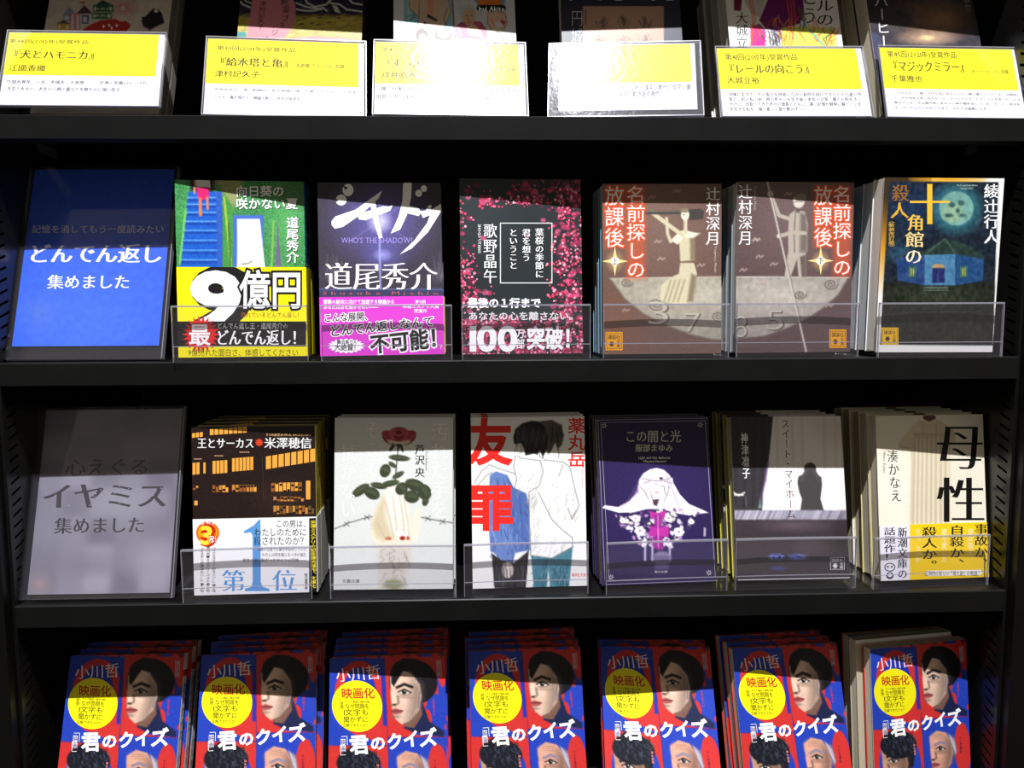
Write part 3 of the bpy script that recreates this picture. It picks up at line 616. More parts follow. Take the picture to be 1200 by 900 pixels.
def art_lower():
    a = A('lower', 840, 190, 3.6, (96, 76, 76)); a.glow(300, 250, 330, 330, (128, 106, 106), .8)
    P = [(60, 484), (556, 487), (512, 560), (450, 615), (380, 662), (300, 700), (200, 735), (60, 748)]
    a.poly(P, (168, 160, 152)); a.glow(250, 560, 260, 90, (205, 196, 186), .8); a.grain(5, 3, P); a.line(P[1:], 6, (112, 100, 92), 6); a.line(P[:2], 4, (215, 205, 195)); curls(a, 480, 515, 32, (112, 102, 94)); curls(a, 350, 560, 26, (112, 102, 94))
    for x, y in ((300, 135), (165, 325), (110, 455), (180, 398), (240, 430), (200, 505), (475, 605), (165, 330)): a.line([(x-14, y+5), (x-2, y-6), (x+4, y+4), (x+16, y-4)], 4, (205, 182, 172), 5)
    c1, c2, c3 = (192, 180, 168), (108, 96, 90), (226, 214, 202)
    a.poly([(300, 380), (376, 380), (376, 485), (345, 485), (338, 410), (310, 485), (285, 485)], c1, 4); a.poly([(350, 400), (376, 390), (376, 485), (358, 485)], c2, 8)
    a.poly([(306, 222), (332, 200), (372, 210), (384, 260), (382, 378), (302, 386), (300, 300)], c1, 4); a.poly([(352, 215), (376, 220), (384, 300), (380, 378), (350, 380)], c2, 16, .8); a.line([(332, 205), (326, 300), (328, 380)], 4, c2)
    a.line([(308, 240), (262, 225), (228, 140)], 16, c1, 4); a.line([(372, 300), (320, 296), (266, 312)], 16, c1, 4); a.ell(226, 135, 12, 14, c3); a.ell(264, 312, 12, 10, c3)
    a.line([(342, 205), (342, 185)], 18, c2); a.ell(345, 166, 24, 28, c3, 3); a.ell(354, 150, 25, 18, (140, 130, 122), 4); a.line([(326, 168), (318, 176)], 4, c2); a.ell(336, 168, 3, 2, (80, 70, 66))
    a.grain(3, 1); relief(a, '8', (66, 620, 135, 755), (112, 100, 92), (190, 182, 172)); relief(a, '5', (200, 600, 292, 722), (112, 100, 92), (190, 182, 172)); a.line([(212, 78), (378, 805)], 8, (205, 196, 188), 4); a.line([(217, 78), (383, 805)], 3, (120, 108, 102), 4)
    title_glow(a, (('名前探しの', 488, 98, 568, 482), ('放課後', 408, 98, 488, 360))); a.text('辻村深月', (90, 92, 151, 352), W_, 'm', vert=True); a.text('Tsujimura Mizuki', (155, 100, 169, 205), (190, 175, 170), 'g', turn=True)
    star4(a, 438, 416, 56, 62, (250, 226, 150), '下'); logo(a, 474, 706, 546, 784); return a
def art_decagon():
    a = A('decagon', 1000, 190, 3.6, (245, 244, 240))
    a.C[:] = np.array((245, 244, 240)); t = np.clip((a.Y-150)/420, 0, 1)[..., None]; lf = (a.X < 330-(a.Y-60)*.0)[..., None]
    gold = np.where(t < .5, (60+t*2*160)*np.array((1, .0, 0))+(45+t*2*105)*np.array((0, 1, 0))+(25+t*2*5)*np.array((0, 0, 1)), np.array((220, 150, 30))+(t-.5)*2*np.array((25, 94, 210)))
    a.C = np.where(lf, gold, a.C); a.glow(400, 70, 170, 40, (235, 170, 40), 1, .4)
    P = [(152, 82), (612, 84), (588, 773), (112, 771)]
    a.poly(P, (22, 34, 48)); m = np.clip(0.5-a.sd(P)/a.px, 0, 1)[..., None]; keep = a.C.copy()
    a.glow(260, 190, 180, 150, (24, 50, 88), .9); a.glow(200, 380, 90, 60, (50, 100, 130), .7); a.glow(435, 195, 125, 125, (70, 170, 180), .95, .7); a.ell(435, 195, 72, 72, (116, 168, 158), 5); a.ell(420, 215, 45, 40, (160, 190, 150), 25, .7)
    for x, y, rx, ry in ((415, 180, 14, 11), (455, 172, 14, 12), (440, 205, 8, 10), (402, 225, 18, 8), (460, 225, 16, 7)): a.ell(x, y, rx, ry, (48, 84, 84), 8, .9)
    a.rect(90, 505, 620, 780, (30, 34, 26), 40); a.glow(350, 560, 240, 60, (60, 74, 50), .6)
    a.poly([(182, 400), (300, 388), (300, 520), (186, 498)], (36, 66, 118)); a.poly([(300, 388), (430, 386), (430, 520), (300, 520)], (74, 128, 168)); a.poly([(430, 386), (550, 404), (546, 500), (430, 520)], (32, 74, 122))
    a.poly([(180, 404), (300, 372), (388, 322), (470, 345), (556, 398), (545, 408), (430, 388), (300, 392)], (36, 56, 50)); a.line([(388, 322), (300, 392)], 3, (80, 110, 90)); a.line([(388, 322), (430, 388)], 3, (80, 110, 90))
    a.ell(358, 446, 28, 16, (190, 150, 90)); a.rect(332, 446, 385, 510, (34, 42, 100)); a.line([(358, 446), (358, 508)], 3, (70, 80, 130))
    for x in (248, 466): a.rect(x-15, 440, x+15, 486, (60, 110, 90)); a.rect(x-7, 448, x+7, 480, (170, 170, 90)); a.line([(x, 446), (x, 484)], 3, (40, 70, 60))
    a.line([(300, 530), (396, 530)], 5, (120, 138, 120)); a.line([(298, 540), (398, 540)], 5, (90, 108, 92)); a.grain(6, 2); a.C = keep*(1-m)+a.C*m
    g = (246, 196, 60)
    a.text('十', (232, 82, 412, 272), g, 'mb'); a.text('角', (226, 218, 300, 292), (246, 200, 84), 'mb'); a.text('館', (218, 292, 300, 362), (248, 222, 150), 'mb'); a.text('の', (216, 360, 292, 434), (252, 240, 205), 'mb')
    a.text('殺', (162, 92, 236, 168), (150, 100, 45), 'mb'); a.text('人', (156, 168, 234, 240), (226, 176, 60), 'mb'); a.text('（新装改訂版）', (148, 238, 174, 368), (232, 186, 70), 'g', vert=True)
    a.text('綾辻行人', (550, 90, 614, 347), W_, 'mb', vert=True); a.text('The Decagon House Murders', (436, 92, 524, 103), (190, 215, 210)); a.text('Ayatsuji Yukito', (450, 105, 505, 115), (190, 215, 210)); logo(a, 118, 698, 190, 770, (238, 186, 40)); return a
# ================================================================== artwork, third shelf
def panes(a, x0, y0, x1, y1, n, r0=0, col=(250, 176, 70), broken=0, rr=random.Random(5)):
    for i in range(n):
        u0, u1 = i/n+.06/n, (i+1)/n-.14/n; sh = lambda u: r0*u
        p = [(x0+(x1-x0)*u0, y0+sh(u0)), (x0+(x1-x0)*u1, y0+sh(u1)), (x0+(x1-x0)*u1, y1+sh(u1)), (x0+(x1-x0)*u0, y1+sh(u0))]
        a.ink(p, col if not broken else (rr.choice((col, (214, 140, 60), (160, 96, 40))))); a.layer -= 1
        if broken:
            xm, ym = (p[0][0]+p[1][0])/2, rr.uniform(y0, y1)+sh(u0); a.layer += 1; a.inkrect(xm-5, ym-4, xm+6, ym+6, (34, 22, 20)); a.layer -= 2
    a.layer += 2
def art_king():
    k = ('king', 210, 470, 3.75); a = A(*k, (38, 24, 22)); a.glow(450, 430, 160, 110, (62, 44, 38), .6); a.grain(3, 1)
    panes(a, 134, 124, 300, 150, 8, -12); panes(a, 56, 142, 106, 162, 3, -6); panes(a, 58, 272, 92, 324, 2, -3); panes(a, 106, 270, 118, 318, 1); panes(a, 146, 264, 214, 320, 4, -5); panes(a, 232, 252, 328, 310, 6, -8); panes(a, 380, 244, 602, 300, 8, -36)
    panes(a, 60, 372, 86, 390, 2, 0, broken=1); panes(a, 146, 370, 218, 400, 5, 0, broken=1); panes(a, 232, 368, 342, 398, 7, 0, broken=1); panes(a, 404, 360, 542, 398, 8, -4, broken=1); panes(a, 556, 350, 580, 432, 1); panes(a, 66, 438, 84, 458, 1); panes(a, 414, 420, 550, 440, 9, 0, (190, 140, 90), 1); panes(a, 414, 460, 595, 496, 13, 0, (110, 84, 50), 1)
    for x0, x1, y in ((155, 195, 238), (265, 310, 222), (65, 100, 252)): panes(a, x0, y, x1, y+5, 5, 0, (190, 150, 120))
    a.inkline([(365, 240), (372, 440)], 2, (70, 55, 50))
    a.text('王とサーカス', (80, 160, 330, 210), W_, 'mb'); a.burst(352, 182, 12, 20, 10, (226, 70, 40)); a.text('米澤穂信', (374, 158, 584, 210), W_, 'mb'); a.text('YONEZAWA HONOBU', (380, 141, 580, 155), (240, 190, 130), 'g')
    zt = band_top(*k, 514); b = A(*k, (250, 250, 252), z0=.0004, z1=zt); bl = (96, 160, 226)
    b.ink([(284, 572), (330, 545), (352, 520), (358, 520), (360, 795), (368, 815), (398, 824), (398, 834), (290, 834), (290, 824), (318, 815), (324, 795), (324, 590), (316, 576), (288, 580)], bl)
    b.text('第', (186, 736, 294, 840), bl, 'mb'); b.text('位', (408, 736, 520, 838), bl, 'mb')
    b.text('この男は、', (424, 520, 575, 556), K_, 'g'); b.text('わたしのために', (330, 556, 562, 594), K_, 'g'); b.text('殺されたのか？', (328, 592, 566, 634), K_, 'g')
    for i, (t, x) in enumerate((('首都の王宮での事件を取材していた', 345), ('わたしは何を報じるべきか悩む', 365), ('彼女の前に転がったひとつの死体――', 280))): b.text(t, (x, 641+i*24, 560, 659+i*24), (70, 66, 66), 'g')
    b.inkell(127, 578, 51, 49, (240, 120, 20)); b.inkell(127, 578, 42, 40, (252, 176, 20)); b.text('連続', (102, 528, 150, 556), (230, 60, 20), 'gb', out=W_, outw=.09); b.text('3', (90, 530, 144, 640), (255, 236, 60), 'gh', out=(220, 40, 20), outw=.07); b.text('冠！', (132, 590, 178, 622), W_, 'gb', out=(220, 40, 20), outw=.1)
    for t, x in (('『このミステリーがすごい！』第１位', 146), ('週刊文春ミステリーベスト第１位', 120), ('『ミステリが読みたい！』第１位', 94)): b.text(t, (x, 636, x+17, 838), (50, 48, 50), 'g', vert=True)
    b.ink([(572, 514), (607, 512), (607, 842), (572, 846)], (20, 18, 18)); b.text('米澤ミステリの記念碑的傑作、文庫化！', (577, 522, 603, 838), (246, 222, 50), 'gb', vert=True); b.text('創元推理文庫', (552, 755, 566, 826), (60, 58, 60), vert=True)
    return a, b
def leaf(a, x, y, rx, ry, rot, c=(58, 66, 48)):
    a.ell(x, y, rx, ry, c, 3, 1, rot); a.line([(x-rx*math.cos(rot), y-rx*math.sin(rot)), (x+rx*math.cos(rot), y+rx*math.sin(rot))], 2.5, (96, 104, 78)); 
    a.ell(x-ry*.3*math.sin(rot)*-1, y-ry*.3*math.cos(rot), rx*.6, ry*.3, (84, 94, 68), 8, .6, rot)
def art_rose():
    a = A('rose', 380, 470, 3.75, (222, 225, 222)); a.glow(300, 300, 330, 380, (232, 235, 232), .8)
    for p in ([(45, 562), (100, 538), (185, 512), (290, 498)], [(410, 508), (500, 525), (565, 535)]): a.line(p, 4, (84, 80, 78)); 
    for x, y in ((98, 540), (188, 511), (455, 516), (520, 530)): a.line([(x-12, y+12), (x+12, y-12)], 3, (84, 80, 78)); a.line([(x-10, y-8), (x+12, y+10)], 3, (84, 80, 78))
    H1 = [(232, 640), (208, 590), (202, 540), (225, 470), (250, 420), (275, 380), (305, 345), (330, 338), (350, 390), (372, 450), (386, 520), (384, 600), (378, 660), (366, 740), (350, 830), (240, 830), (244, 740)]
    a.poly(H1, (236, 228, 208), 4); a.poly([(208, 545), (240, 460), (262, 420), (268, 520), (300, 600), (262, 616), (230, 600)], (212, 196, 160), 22, .8); a.poly([(390, 520), (400, 475), (414, 468), (424, 480), (422, 560), (404, 626), (384, 600)], (240, 232, 214), 4)
    a.poly([(266, 400), (300, 356), (334, 350), (360, 430), (378, 540), (374, 600), (330, 606), (300, 560)], (246, 242, 232), 8)
    for p in ([(300, 420), (312, 500), (318, 570)], [(326, 400), (345, 500), (352, 580)], [(350, 430), (368, 530), (372, 590)], [(268, 440), (290, 520), (306, 600)], [(232, 530), (262, 596)]): a.line(p, 5, (196, 186, 160), 8, .8)
    for y in (520, 540, 560): a.line([(315, y), (365, y+6)], 3, (208, 200, 178), 4, .7)
    a.ell(282, 604, 15, 8, (200, 120, 90), 4); a.ell(344, 602, 13, 10, (176, 60, 46), 4); a.ell(368, 602, 8, 9, (190, 84, 66), 4); a.ell(344, 604, 6, 4, (110, 20, 16), 4)
    a.poly([(240, 640), (382, 640), (352, 830), (240, 830)], (206, 200, 196), 30, .7); rr = random.Random(2)
    for i in range(26):
        x, y = rr.uniform(250, 365), rr.uniform(640, 810); a.line([(x, y), (x+rr.uniform(-18, 18), y+rr.uniform(8, 30)), (x+rr.uniform(-25, 25), y+rr.uniform(20, 50))], 2.2, (140, 132, 128), 3, .8)
    a.ell(305, 806, 42, 22, (150, 152, 120), 14)
    a.line([(325, 200), (320, 260), (312, 345)], 5, (52, 58, 42))
    for q in ((330, 250, 46, 14, .1), (268, 306, 24, 30, .3), (300, 280, 20, 10, .6), (160, 392, 44, 20, -.6), (210, 405, 36, 26, .5), (240, 372, 36, 14, .2), (290, 362, 40, 14, -.2), (400, 370, 46, 26, .35), (440, 400, 36, 30, 1.1), (384, 420, 34, 28, .2), (340, 385, 26, 30, .8), (325, 325, 28, 12, -.5), (445, 440, 14, 22, .3)): leaf(a, *q)
    for q in ((292, 168, 40, 22, .5, (138, 38, 50)), (366, 168, 40, 22, -.5, (138, 38, 50)), (328, 172, 52, 24, 0, (232, 216, 190)), (286, 150, 34, 20, .3, (168, 60, 70)), (372, 150, 34, 20, -.3, (168, 60, 70)), (328, 146, 46, 32, 0, (150, 44, 58)), (308, 148, 26, 26, .5, (186, 78, 90)), (350, 148, 26, 26, -.5, (176, 66, 80)), (328, 150, 24, 26, 0, (140, 34, 48)), (328, 140, 26, 14, 0, (196, 92, 102)), (328, 138, 16, 8, 0, (110, 22, 36))): a.ell(q[0], q[1], q[2], q[3], q[5], 4, 1, q[4])
    for p in ([(262, 150), (280, 172), (306, 184)], [(394, 150), (376, 172), (350, 184)], [(290, 136), (300, 160), (322, 172)], [(366, 136), (356, 160), (334, 172)]): a.line(p, 3, (214, 132, 136), 4, .8)
    a.poly([(300, 186), (284, 216), (292, 222), (314, 194)], (58, 66, 48)); a.poly([(342, 190), (350, 222), (342, 226), (330, 194)], (58, 66, 48)); a.poly([(314, 188), (326, 216), (338, 188)], (58, 66, 48))
    a.grain(2, 1); w = (253, 253, 252)
    a.text('汚れた手を', (466, 92, 546, 520), w, 'm', vert=True, out=(200, 204, 202), outw=.012); a.text('そこで', (180, 82, 240, 342), w, 'm', vert=True, out=(200, 204, 202), outw=.012); a.text('拭かない', (72, 186, 140, 518), w, 'm', vert=True, out=(200, 204, 202), outw=.012)
    a.text('芦沢', (398, 190, 442, 282), (40, 38, 36), 'mb', vert=True); a.text('央', (398, 290, 442, 336), (40, 38, 36), 'mb'); a.text('You Ashizawa', (443, 220, 457, 305), (90, 88, 84), turn=True); a.text('文春文庫', (78, 782, 156, 800), (90, 88, 90), 'g'); return a
def art_friend():
    a = A('friend', 540, 470, 3.75, (250, 250, 248)); rr = random.Random(8); ln = (120, 118, 116)
    a.poly([(128, 325), (155, 308), (205, 325), (232, 380), (288, 406), (300, 470), (304, 655), (240, 668), (228, 715), (180, 722), (150, 668), (130, 660), (118, 480)], (104, 132, 196), 4)
    a.poly([(205, 330), (232, 380), (288, 406), (300, 470), (302, 655), (240, 660), (210, 480)], (84, 112, 178), 6)
    for i in range(110):
        x, y = rr.uniform(122, 296), rr.uniform(330, 690)
        if x > 235 and y > 660 or (x > 215 and y < 395): continue
        L = rr.uniform(15, 50); a.line([(x, y), (x+rr.uniform(-12, 16), y+L)], 2.5, rr.choice(((40, 56, 110), (150, 172, 220), (60, 80, 140))), 3, .7)
    a.poly([(135, 668), (180, 700), (232, 712), (300, 655), (286, 822), (148, 822)], (30, 29, 34), 4); a.ell(206, 742, 26, 36, (228, 214, 204), 4); a.line([(190, 760), (186, 730)], 2.5, ln); a.line([(205, 775), (203, 740)], 2.5, ln); a.line([(220, 768), (218, 738)], 2.5, ln)
    a.poly([(308, 680), (400, 690), (492, 640), (476, 822), (392, 822), (386, 730), (376, 822), (322, 822)], (66, 128, 148), 4)
    for i in range(70): x, y = rr.uniform(318, 480), rr.uniform(690, 810); a.line([(x, y), (x+rr.uniform(-20, 6), y+rr.uniform(15, 45))], 2.5, rr.choice(((24, 60, 80), (120, 176, 190))), 3, .7)
    for i in range(30): x = rr.uniform(150, 290); a.line([(x, rr.uniform(690, 760)), (x+rr.uniform(-8, 8), 815)], 2.5, (86, 86, 96), 3, .6)
    for p in ([(60, 360), (90, 310), (125, 280), (180, 300), (240, 320)], [(66, 380), (110, 330), (140, 310)], [(240, 240), (232, 290), (245, 340), (236, 385)], [(350, 265), (362, 310), (345, 372), (300, 400), (300, 470)], [(362, 258), (450, 268), (480, 290), (500, 380), (520, 460), (490, 520), (470, 470)], [(300, 470), (304, 580), (308, 680)], [(340, 400), (400, 520), (450, 570), (490, 600), (492, 640)], [(450, 280), (430, 330)], [(430, 250), (432, 230), (425, 185)], [(250, 240), (262, 250), (350, 262)], [(308, 678), (400, 690), (492, 640)]): a.line(p, 3.5, ln, 3)
    for i in range(150):
        z = rr.choice(((300, 345, 400, 470), (310, 350, 480, 660), (460, 520, 380, 520), (250, 345, 300, 400), (320, 480, 560, 670), (390, 470, 300, 500)))
        x, y = rr.uniform(z[0], z[1]), rr.uniform(z[2], z[3]); a.line([(x, y), (x-rr.uniform(4, 22), y+rr.uniform(12, 42))], 1.8, (150, 148, 146), 2, .6)
    a.poly([(335, 120), (350, 88), (400, 82), (440, 104), (454, 150), (446, 190), (425, 215), (415, 180), (400, 215), (385, 235), (372, 200), (350, 205)], (92, 86, 80), 4)
    a.poly([(230, 160), (240, 122), (270, 98), (310, 86), (345, 90), (372, 118), (384, 160), (378, 210), (360, 250), (348, 215), (338, 236), (322, 232), (300, 236), (284, 240), (276, 205), (262, 184), (246, 190), (234, 186)], (26, 24, 24), 4)
    for i in range(60):
        x = rr.uniform(245, 375); a.line([(x, rr.uniform(100, 150)), (x+rr.uniform(-16, 10), rr.uniform(170, 225))], 2, (92, 90, 88), 2, .6)
    for i in range(30):
        x = rr.uniform(385, 445); a.line([(x, rr.uniform(95, 130)), (x+rr.uniform(-10, 12), rr.uniform(150, 200))], 2, (40, 36, 34), 2, .7)
    a.ell(262, 212, 12, 24, (238, 234, 228), 3); a.line([(256, 200), (268, 200), (268, 222), (260, 232)], 2.5, ln); a.line([(350, 215), (346, 245), (366, 252)], 3, ln)
    r = (238, 44, 36)
    a.text('友', (30, 72, 226, 284), r, 'gh'); a.text('罪', (34, 362, 232, 572), r, 'gh'); a.text('薬丸岳', (470, 72, 550, 292), r, 'gb', vert=True); a.text('Gaku Yakumaru', (530, 300, 543, 378), (230, 110, 100), turn=True); a.text('集英社文庫', (487, 755, 550, 772), r, 'g'); return a
def art_dark():
    a = A('dark', 690, 470, 3.75, (40, 30, 74)); a.glow(300, 450, 330, 420, (52, 38, 98), .8); rr = random.Random(6)
    hair = [(222, 345), (240, 318), (270, 300), (298, 294), (330, 302), (356, 326), (372, 360), (400, 410), (440, 452), (500, 478), (525, 490), (440, 502), (380, 492), (330, 476), (256, 474), (200, 488), (130, 490), (60, 470), (70, 458), (130, 466), (180, 438), (212, 398)]
    a.poly(hair, (250, 246, 250), 4); a.poly([(222, 400), (216, 380), (228, 352), (180, 440), (140, 468)], (140, 100, 160), 6, .7)
    a.poly([(232, 338), (300, 350), (368, 335), (372, 385), (350, 425), (330, 440), (306, 400), (300, 398), (284, 442), (262, 430), (226, 384)], (255, 250, 248), 3)
    for p in ([(234, 340), (262, 346), (300, 352), (340, 346), (366, 336)], [(240, 362), (268, 352)], [(330, 352), (368, 362)], [(262, 430), (248, 400), (228, 378)], [(284, 442), (272, 400), (296, 362)], [(330, 440), (350, 400), (352, 372)], [(300, 366), (330, 374), (336, 410)]): a.line(p, 3, (110, 90, 110), 3)
    a.ell(318, 340, 8, 6, (50, 40, 60), 3); a.ell(300, 395, 28, 30, (252, 238, 232), 4); a.line([(292, 402), (306, 402)], 3, (190, 80, 80)); a.poly([(280, 434), (310, 430), (300, 462), (284, 456)], (60, 40, 50), 4)
    for i in range(30):
        x = rr.uniform(150, 460); a.line([(300+(x-300)*.45, 330), (300+(x-300)*.8, 420), (x, 478)], 2, (190, 170, 200), 3, .45)
    for i in range(260):
        x = rr.gauss(300, 105); y = rr.uniform(478, 640); w = 220*(1-(y-478)/230)
        if abs(x-300) > w: continue
        c = rr.choice(((250, 246, 250), (235, 225, 240), (200, 150, 210), (120, 80, 140), (246, 240, 214), (60, 44, 90))); q = rr.uniform(4, 13); a.ell(x, y, q, q*rr.uniform(.4, .9), c, 4, .9, rr.uniform(0, 3))
    for x, y, q in ((225, 570, 24), (395, 575, 24), (350, 515, 18), (205, 515, 18), (350, 625, 14), (245, 620, 14), (150, 525, 14), (450, 530, 14)):
        for j in range(6): a.ell(x+q*.6*math.cos(j), y+q*.5*math.sin(j), q*.45, q*.35, (252, 246, 250), 3); 
        a.ell(x, y, q*.25, q*.22, (190, 120, 190), 3)
    m = (190, 50, 160)
    a.poly([(262, 482), (300, 492), (342, 480), (330, 520), (304, 505), (278, 520)], m, 3); a.poly([(290, 500), (316, 500), (330, 650), (306, 655), (280, 640)], (150, 40, 140), 4); a.poly([(270, 545), (300, 560), (352, 548), (350, 600), (300, 590), (262, 600)], m, 6); a.line([(304, 505), (306, 640)], 5, (230, 130, 210))
    for x in (248, 280, 356, 510): a.line([(x, 640 if x < 500 else 560), (x-1, 700 if x < 500 else 590)], 9, (190, 180, 205), 6)
    a.ell(322, 690, 40, 30, (150, 140, 170), 10, .8); a.poly([(284, 680), (360, 680), (350, 740), (292, 740)], (96, 84, 124), 14, .8); a.grain(2, 1)
    f = (176, 172, 186)
    for p in (((52, 95), (512, 86)), ((512, 86), (556, 772)), ((556, 772), (90, 792)), ((90, 792), (52, 95)), ((40, 84), (524, 75)), ((524, 75), (568, 788)), ((568, 788), (72, 806)), ((72, 806), (40, 84))): a.inkline(p, 1.8, f)
    for x, y in ((68, 108), (490, 104), (528, 754), (98, 774)): a.burst(x, y, 6, 16, 7, f); a.inkell(x, y, 4, 4, (40, 30, 74), 10)
    c = (214, 210, 192); a.text('この闇と光', (158, 126, 406, 184), c, 'm'); a.text('服部まゆみ', (204, 188, 370, 224), c, 'mb'); a.text('Light and this darkness', (218, 240, 357, 256), W_, 'gb'); a.text('Mayumi Hattori', (240, 256, 340, 272), W_, 'gb'); a.text('角川文庫', (288, 744, 346, 756), (200, 198, 210)); return a
def art_sweet():
    a = A('sweet', 840, 470, 3.75, (56, 51, 55)); a.rect(200, 60, 600, 482, (246, 243, 240)); a.glow(560, 120, 200, 120, (214, 202, 196), .7)
    for x in (262, 330, 372, 470, 520, 548): a.line([(x, 60), (x+10, 470)], 8, (216, 206, 204), 14, .6)
    a.poly([(40, 60), (248, 60), (238, 170), (228, 260), (216, 350), (188, 440), (182, 478), (40, 482)], (56, 54, 58), 4); a.line([(226, 270), (214, 350), (190, 440)], 7, (150, 110, 180), 8); a.poly([(182, 470), (192, 430), (200, 470)], (150, 190, 190), 6)
    for x in (90, 130, 170, 205): a.line([(x, 60), (x-10, 460)], 10, (40, 38, 42), 18, .7)
    a.line([(68, 398), (96, 416), (122, 402)], 6, (220, 214, 210), 4); a.line([(80, 412), (115, 412)], 8, (230, 226, 222), 4); a.line([(128, 420), (130, 462)], 3, (120, 116, 118))
    d = (70, 66, 68); a.ell(410, 298, 27, 28, d, 4); a.poly([(358, 332), (380, 320), (440, 320), (460, 335), (463, 370), (456, 430), (472, 486), (366, 486), (374, 430), (362, 400), (354, 360)], d, 4); a.line([(372, 350), (388, 316), (400, 300)], 14, (80, 75, 77), 6); a.line([(448, 350), (434, 316), (420, 300)], 14, (80, 75, 77), 6)
    a.rect(40, 480, 610, 522, (158, 154, 172), 8); rr = random.Random(9)
    for i in range(60): x = rr.uniform(60, 590); a.line([(x, 520), (x+16, 484)], 5, rr.choice(((205, 202, 216), (110, 104, 122), (180, 176, 190))), 6, .7)
    a.rect(40, 522, 610, 830, (60, 52, 56), 6); a.glow(340, 545, 200, 40, (110, 92, 100), .7); a.glow(560, 620, 80, 160, (40, 34, 38), .8)
    a.ell(265, 685, 36, 15, (104, 112, 196), 8); a.ell(355, 685, 42, 13, (104, 112, 196), 8); a.ell(400, 640, 60, 40, (74, 66, 74), 30, .7); a.ell(270, 735, 30, 9, (70, 74, 140), 10, .8)
    for x in (262, 290): a.line([(x+13*math.cos(t*.6), 686+13*math.sin(t*.6)) for t in range(12)], 3, (24, 20, 26)); 
    a.line([(300, 682), (345, 676), (372, 690)], 3, (24, 20, 26)); a.grain(2, 1)
    a.text('神津凛子', ((104, 138), (136, 138), (148, 342), (112, 342)), W_, 'mb', vert=True); a.text('スイート・マイホーム', ((282, 78), (318, 78), (348, 518), (308, 518)), (84, 52, 52), 'm', vert=True); a.text('Sweet My Home', (352, 270, 364, 330), (190, 170, 168), turn=True)
    a.inkline([(95, 786), (585, 776)], 3, (220, 220, 224)); logo(a, 494, 682, 566, 746, (62, 56, 60), (226, 224, 228)); return a
def art_mother():
    k = ('mother', 990, 460, 3.462); a = A(*k, (240, 233, 212)); a.glow(200, 400, 130, 300, (250, 246, 232), .8)
    a.poly([(262, 150), (300, 112), (385, 112), (425, 150), (428, 540), (262, 540), (268, 300)], (222, 208, 178), 6); a.poly([(262, 150), (300, 114), (310, 150), (286, 200), (262, 228), (222, 222), (216, 205)], (226, 213, 184), 6); a.poly([(400, 125), (440, 150), (450, 200), (420, 210)], (214, 200, 168), 6)
    for x in (284, 300, 316, 334, 352, 370, 390, 408): a.line([(x, 165), (x-4+(x-340)*.08, 540)], 5, (190, 174, 142), 9, .75); a.line([(x+7, 185), (x+5+(x-340)*.08, 540)], 5, (246, 238, 216), 8, .7)
    a.line([(285, 172), (400, 172)], 4, (190, 174, 142)); a.line([(285, 182), (400, 182)], 3, (200, 184, 152)); a.line([(316, 122), (316, 168)], 4, (196, 180, 148)); a.line([(370, 122), (370, 168)], 4, (196, 180, 148)); a.line([(262, 228), (222, 220)], 5, (190, 174, 142))
    a.ell(342, 103, 26, 17, (96, 62, 44), 4); a.rect(310, 84, 374, 92, (240, 233, 212)); a.line([(312, 108), (342, 122), (372, 108)], 6, (240, 230, 204)); a.grain(2, 1)
    b_ = (16, 14, 14); a.text('母', (366, 118, 566, 322), b_, 'mb'); a.text('性', (370, 334, 572, 536), b_, 'mb'); a.text('湊かなえ', ((168, 232), (214, 232), (232, 445), (186, 445)), (40, 36, 34), 'm', vert=True); a.text('Minato Kanae', (154, 238, 168, 326), (90, 84, 78), turn=True)
    zt = band_top(*k, 534); b = A(*k, (246, 208, 28), z0=.0004, z1=zt); b.rect(100, 500, 261, 800, (238, 236, 246))
    b.text('事故か、', (522, 530, 578, 716), b_, 'mb', vert=True); b.text('自殺か、', (422, 536, 482, 718), b_, 'mb', vert=True); b.text('殺人か。', (310, 542, 372, 724), b_, 'mb', vert=True)
    for t, x in (('母は語る、', 496), ('娘を愛した', 390), ('なぜ、なのか', 284)): b.text(t, (x, 550, x+22, 690), (255, 240, 190), 'g', vert=True)
    b.text('新潮文庫の', (211, 545, 252, 756), (40, 38, 60), 'mb', vert=True); b.text('話題作！', (156, 545, 204, 684), (40, 38, 60), 'mb', vert=True)
    b.inkell(180, 708, 22, 18, (60, 58, 74)); b.inkell(180, 708, 18, 14, (240, 238, 246)); b.inkell(172, 706, 4, 4, (60, 58, 74)); b.inkell(188, 706, 4, 4, (60, 58, 74)); b.inkell(180, 742, 15, 14, (60, 58, 74)); b.inkell(180, 740, 9, 8, (240, 238, 246))
    b.ink([(322, 728), (330, 722), (548, 718), (556, 728), (548, 740), (330, 744)], (250, 248, 236)); b.text('圧倒的に新しい「母と娘」の物語。', (322, 722, 548, 744), b_, 'g'); return a, b
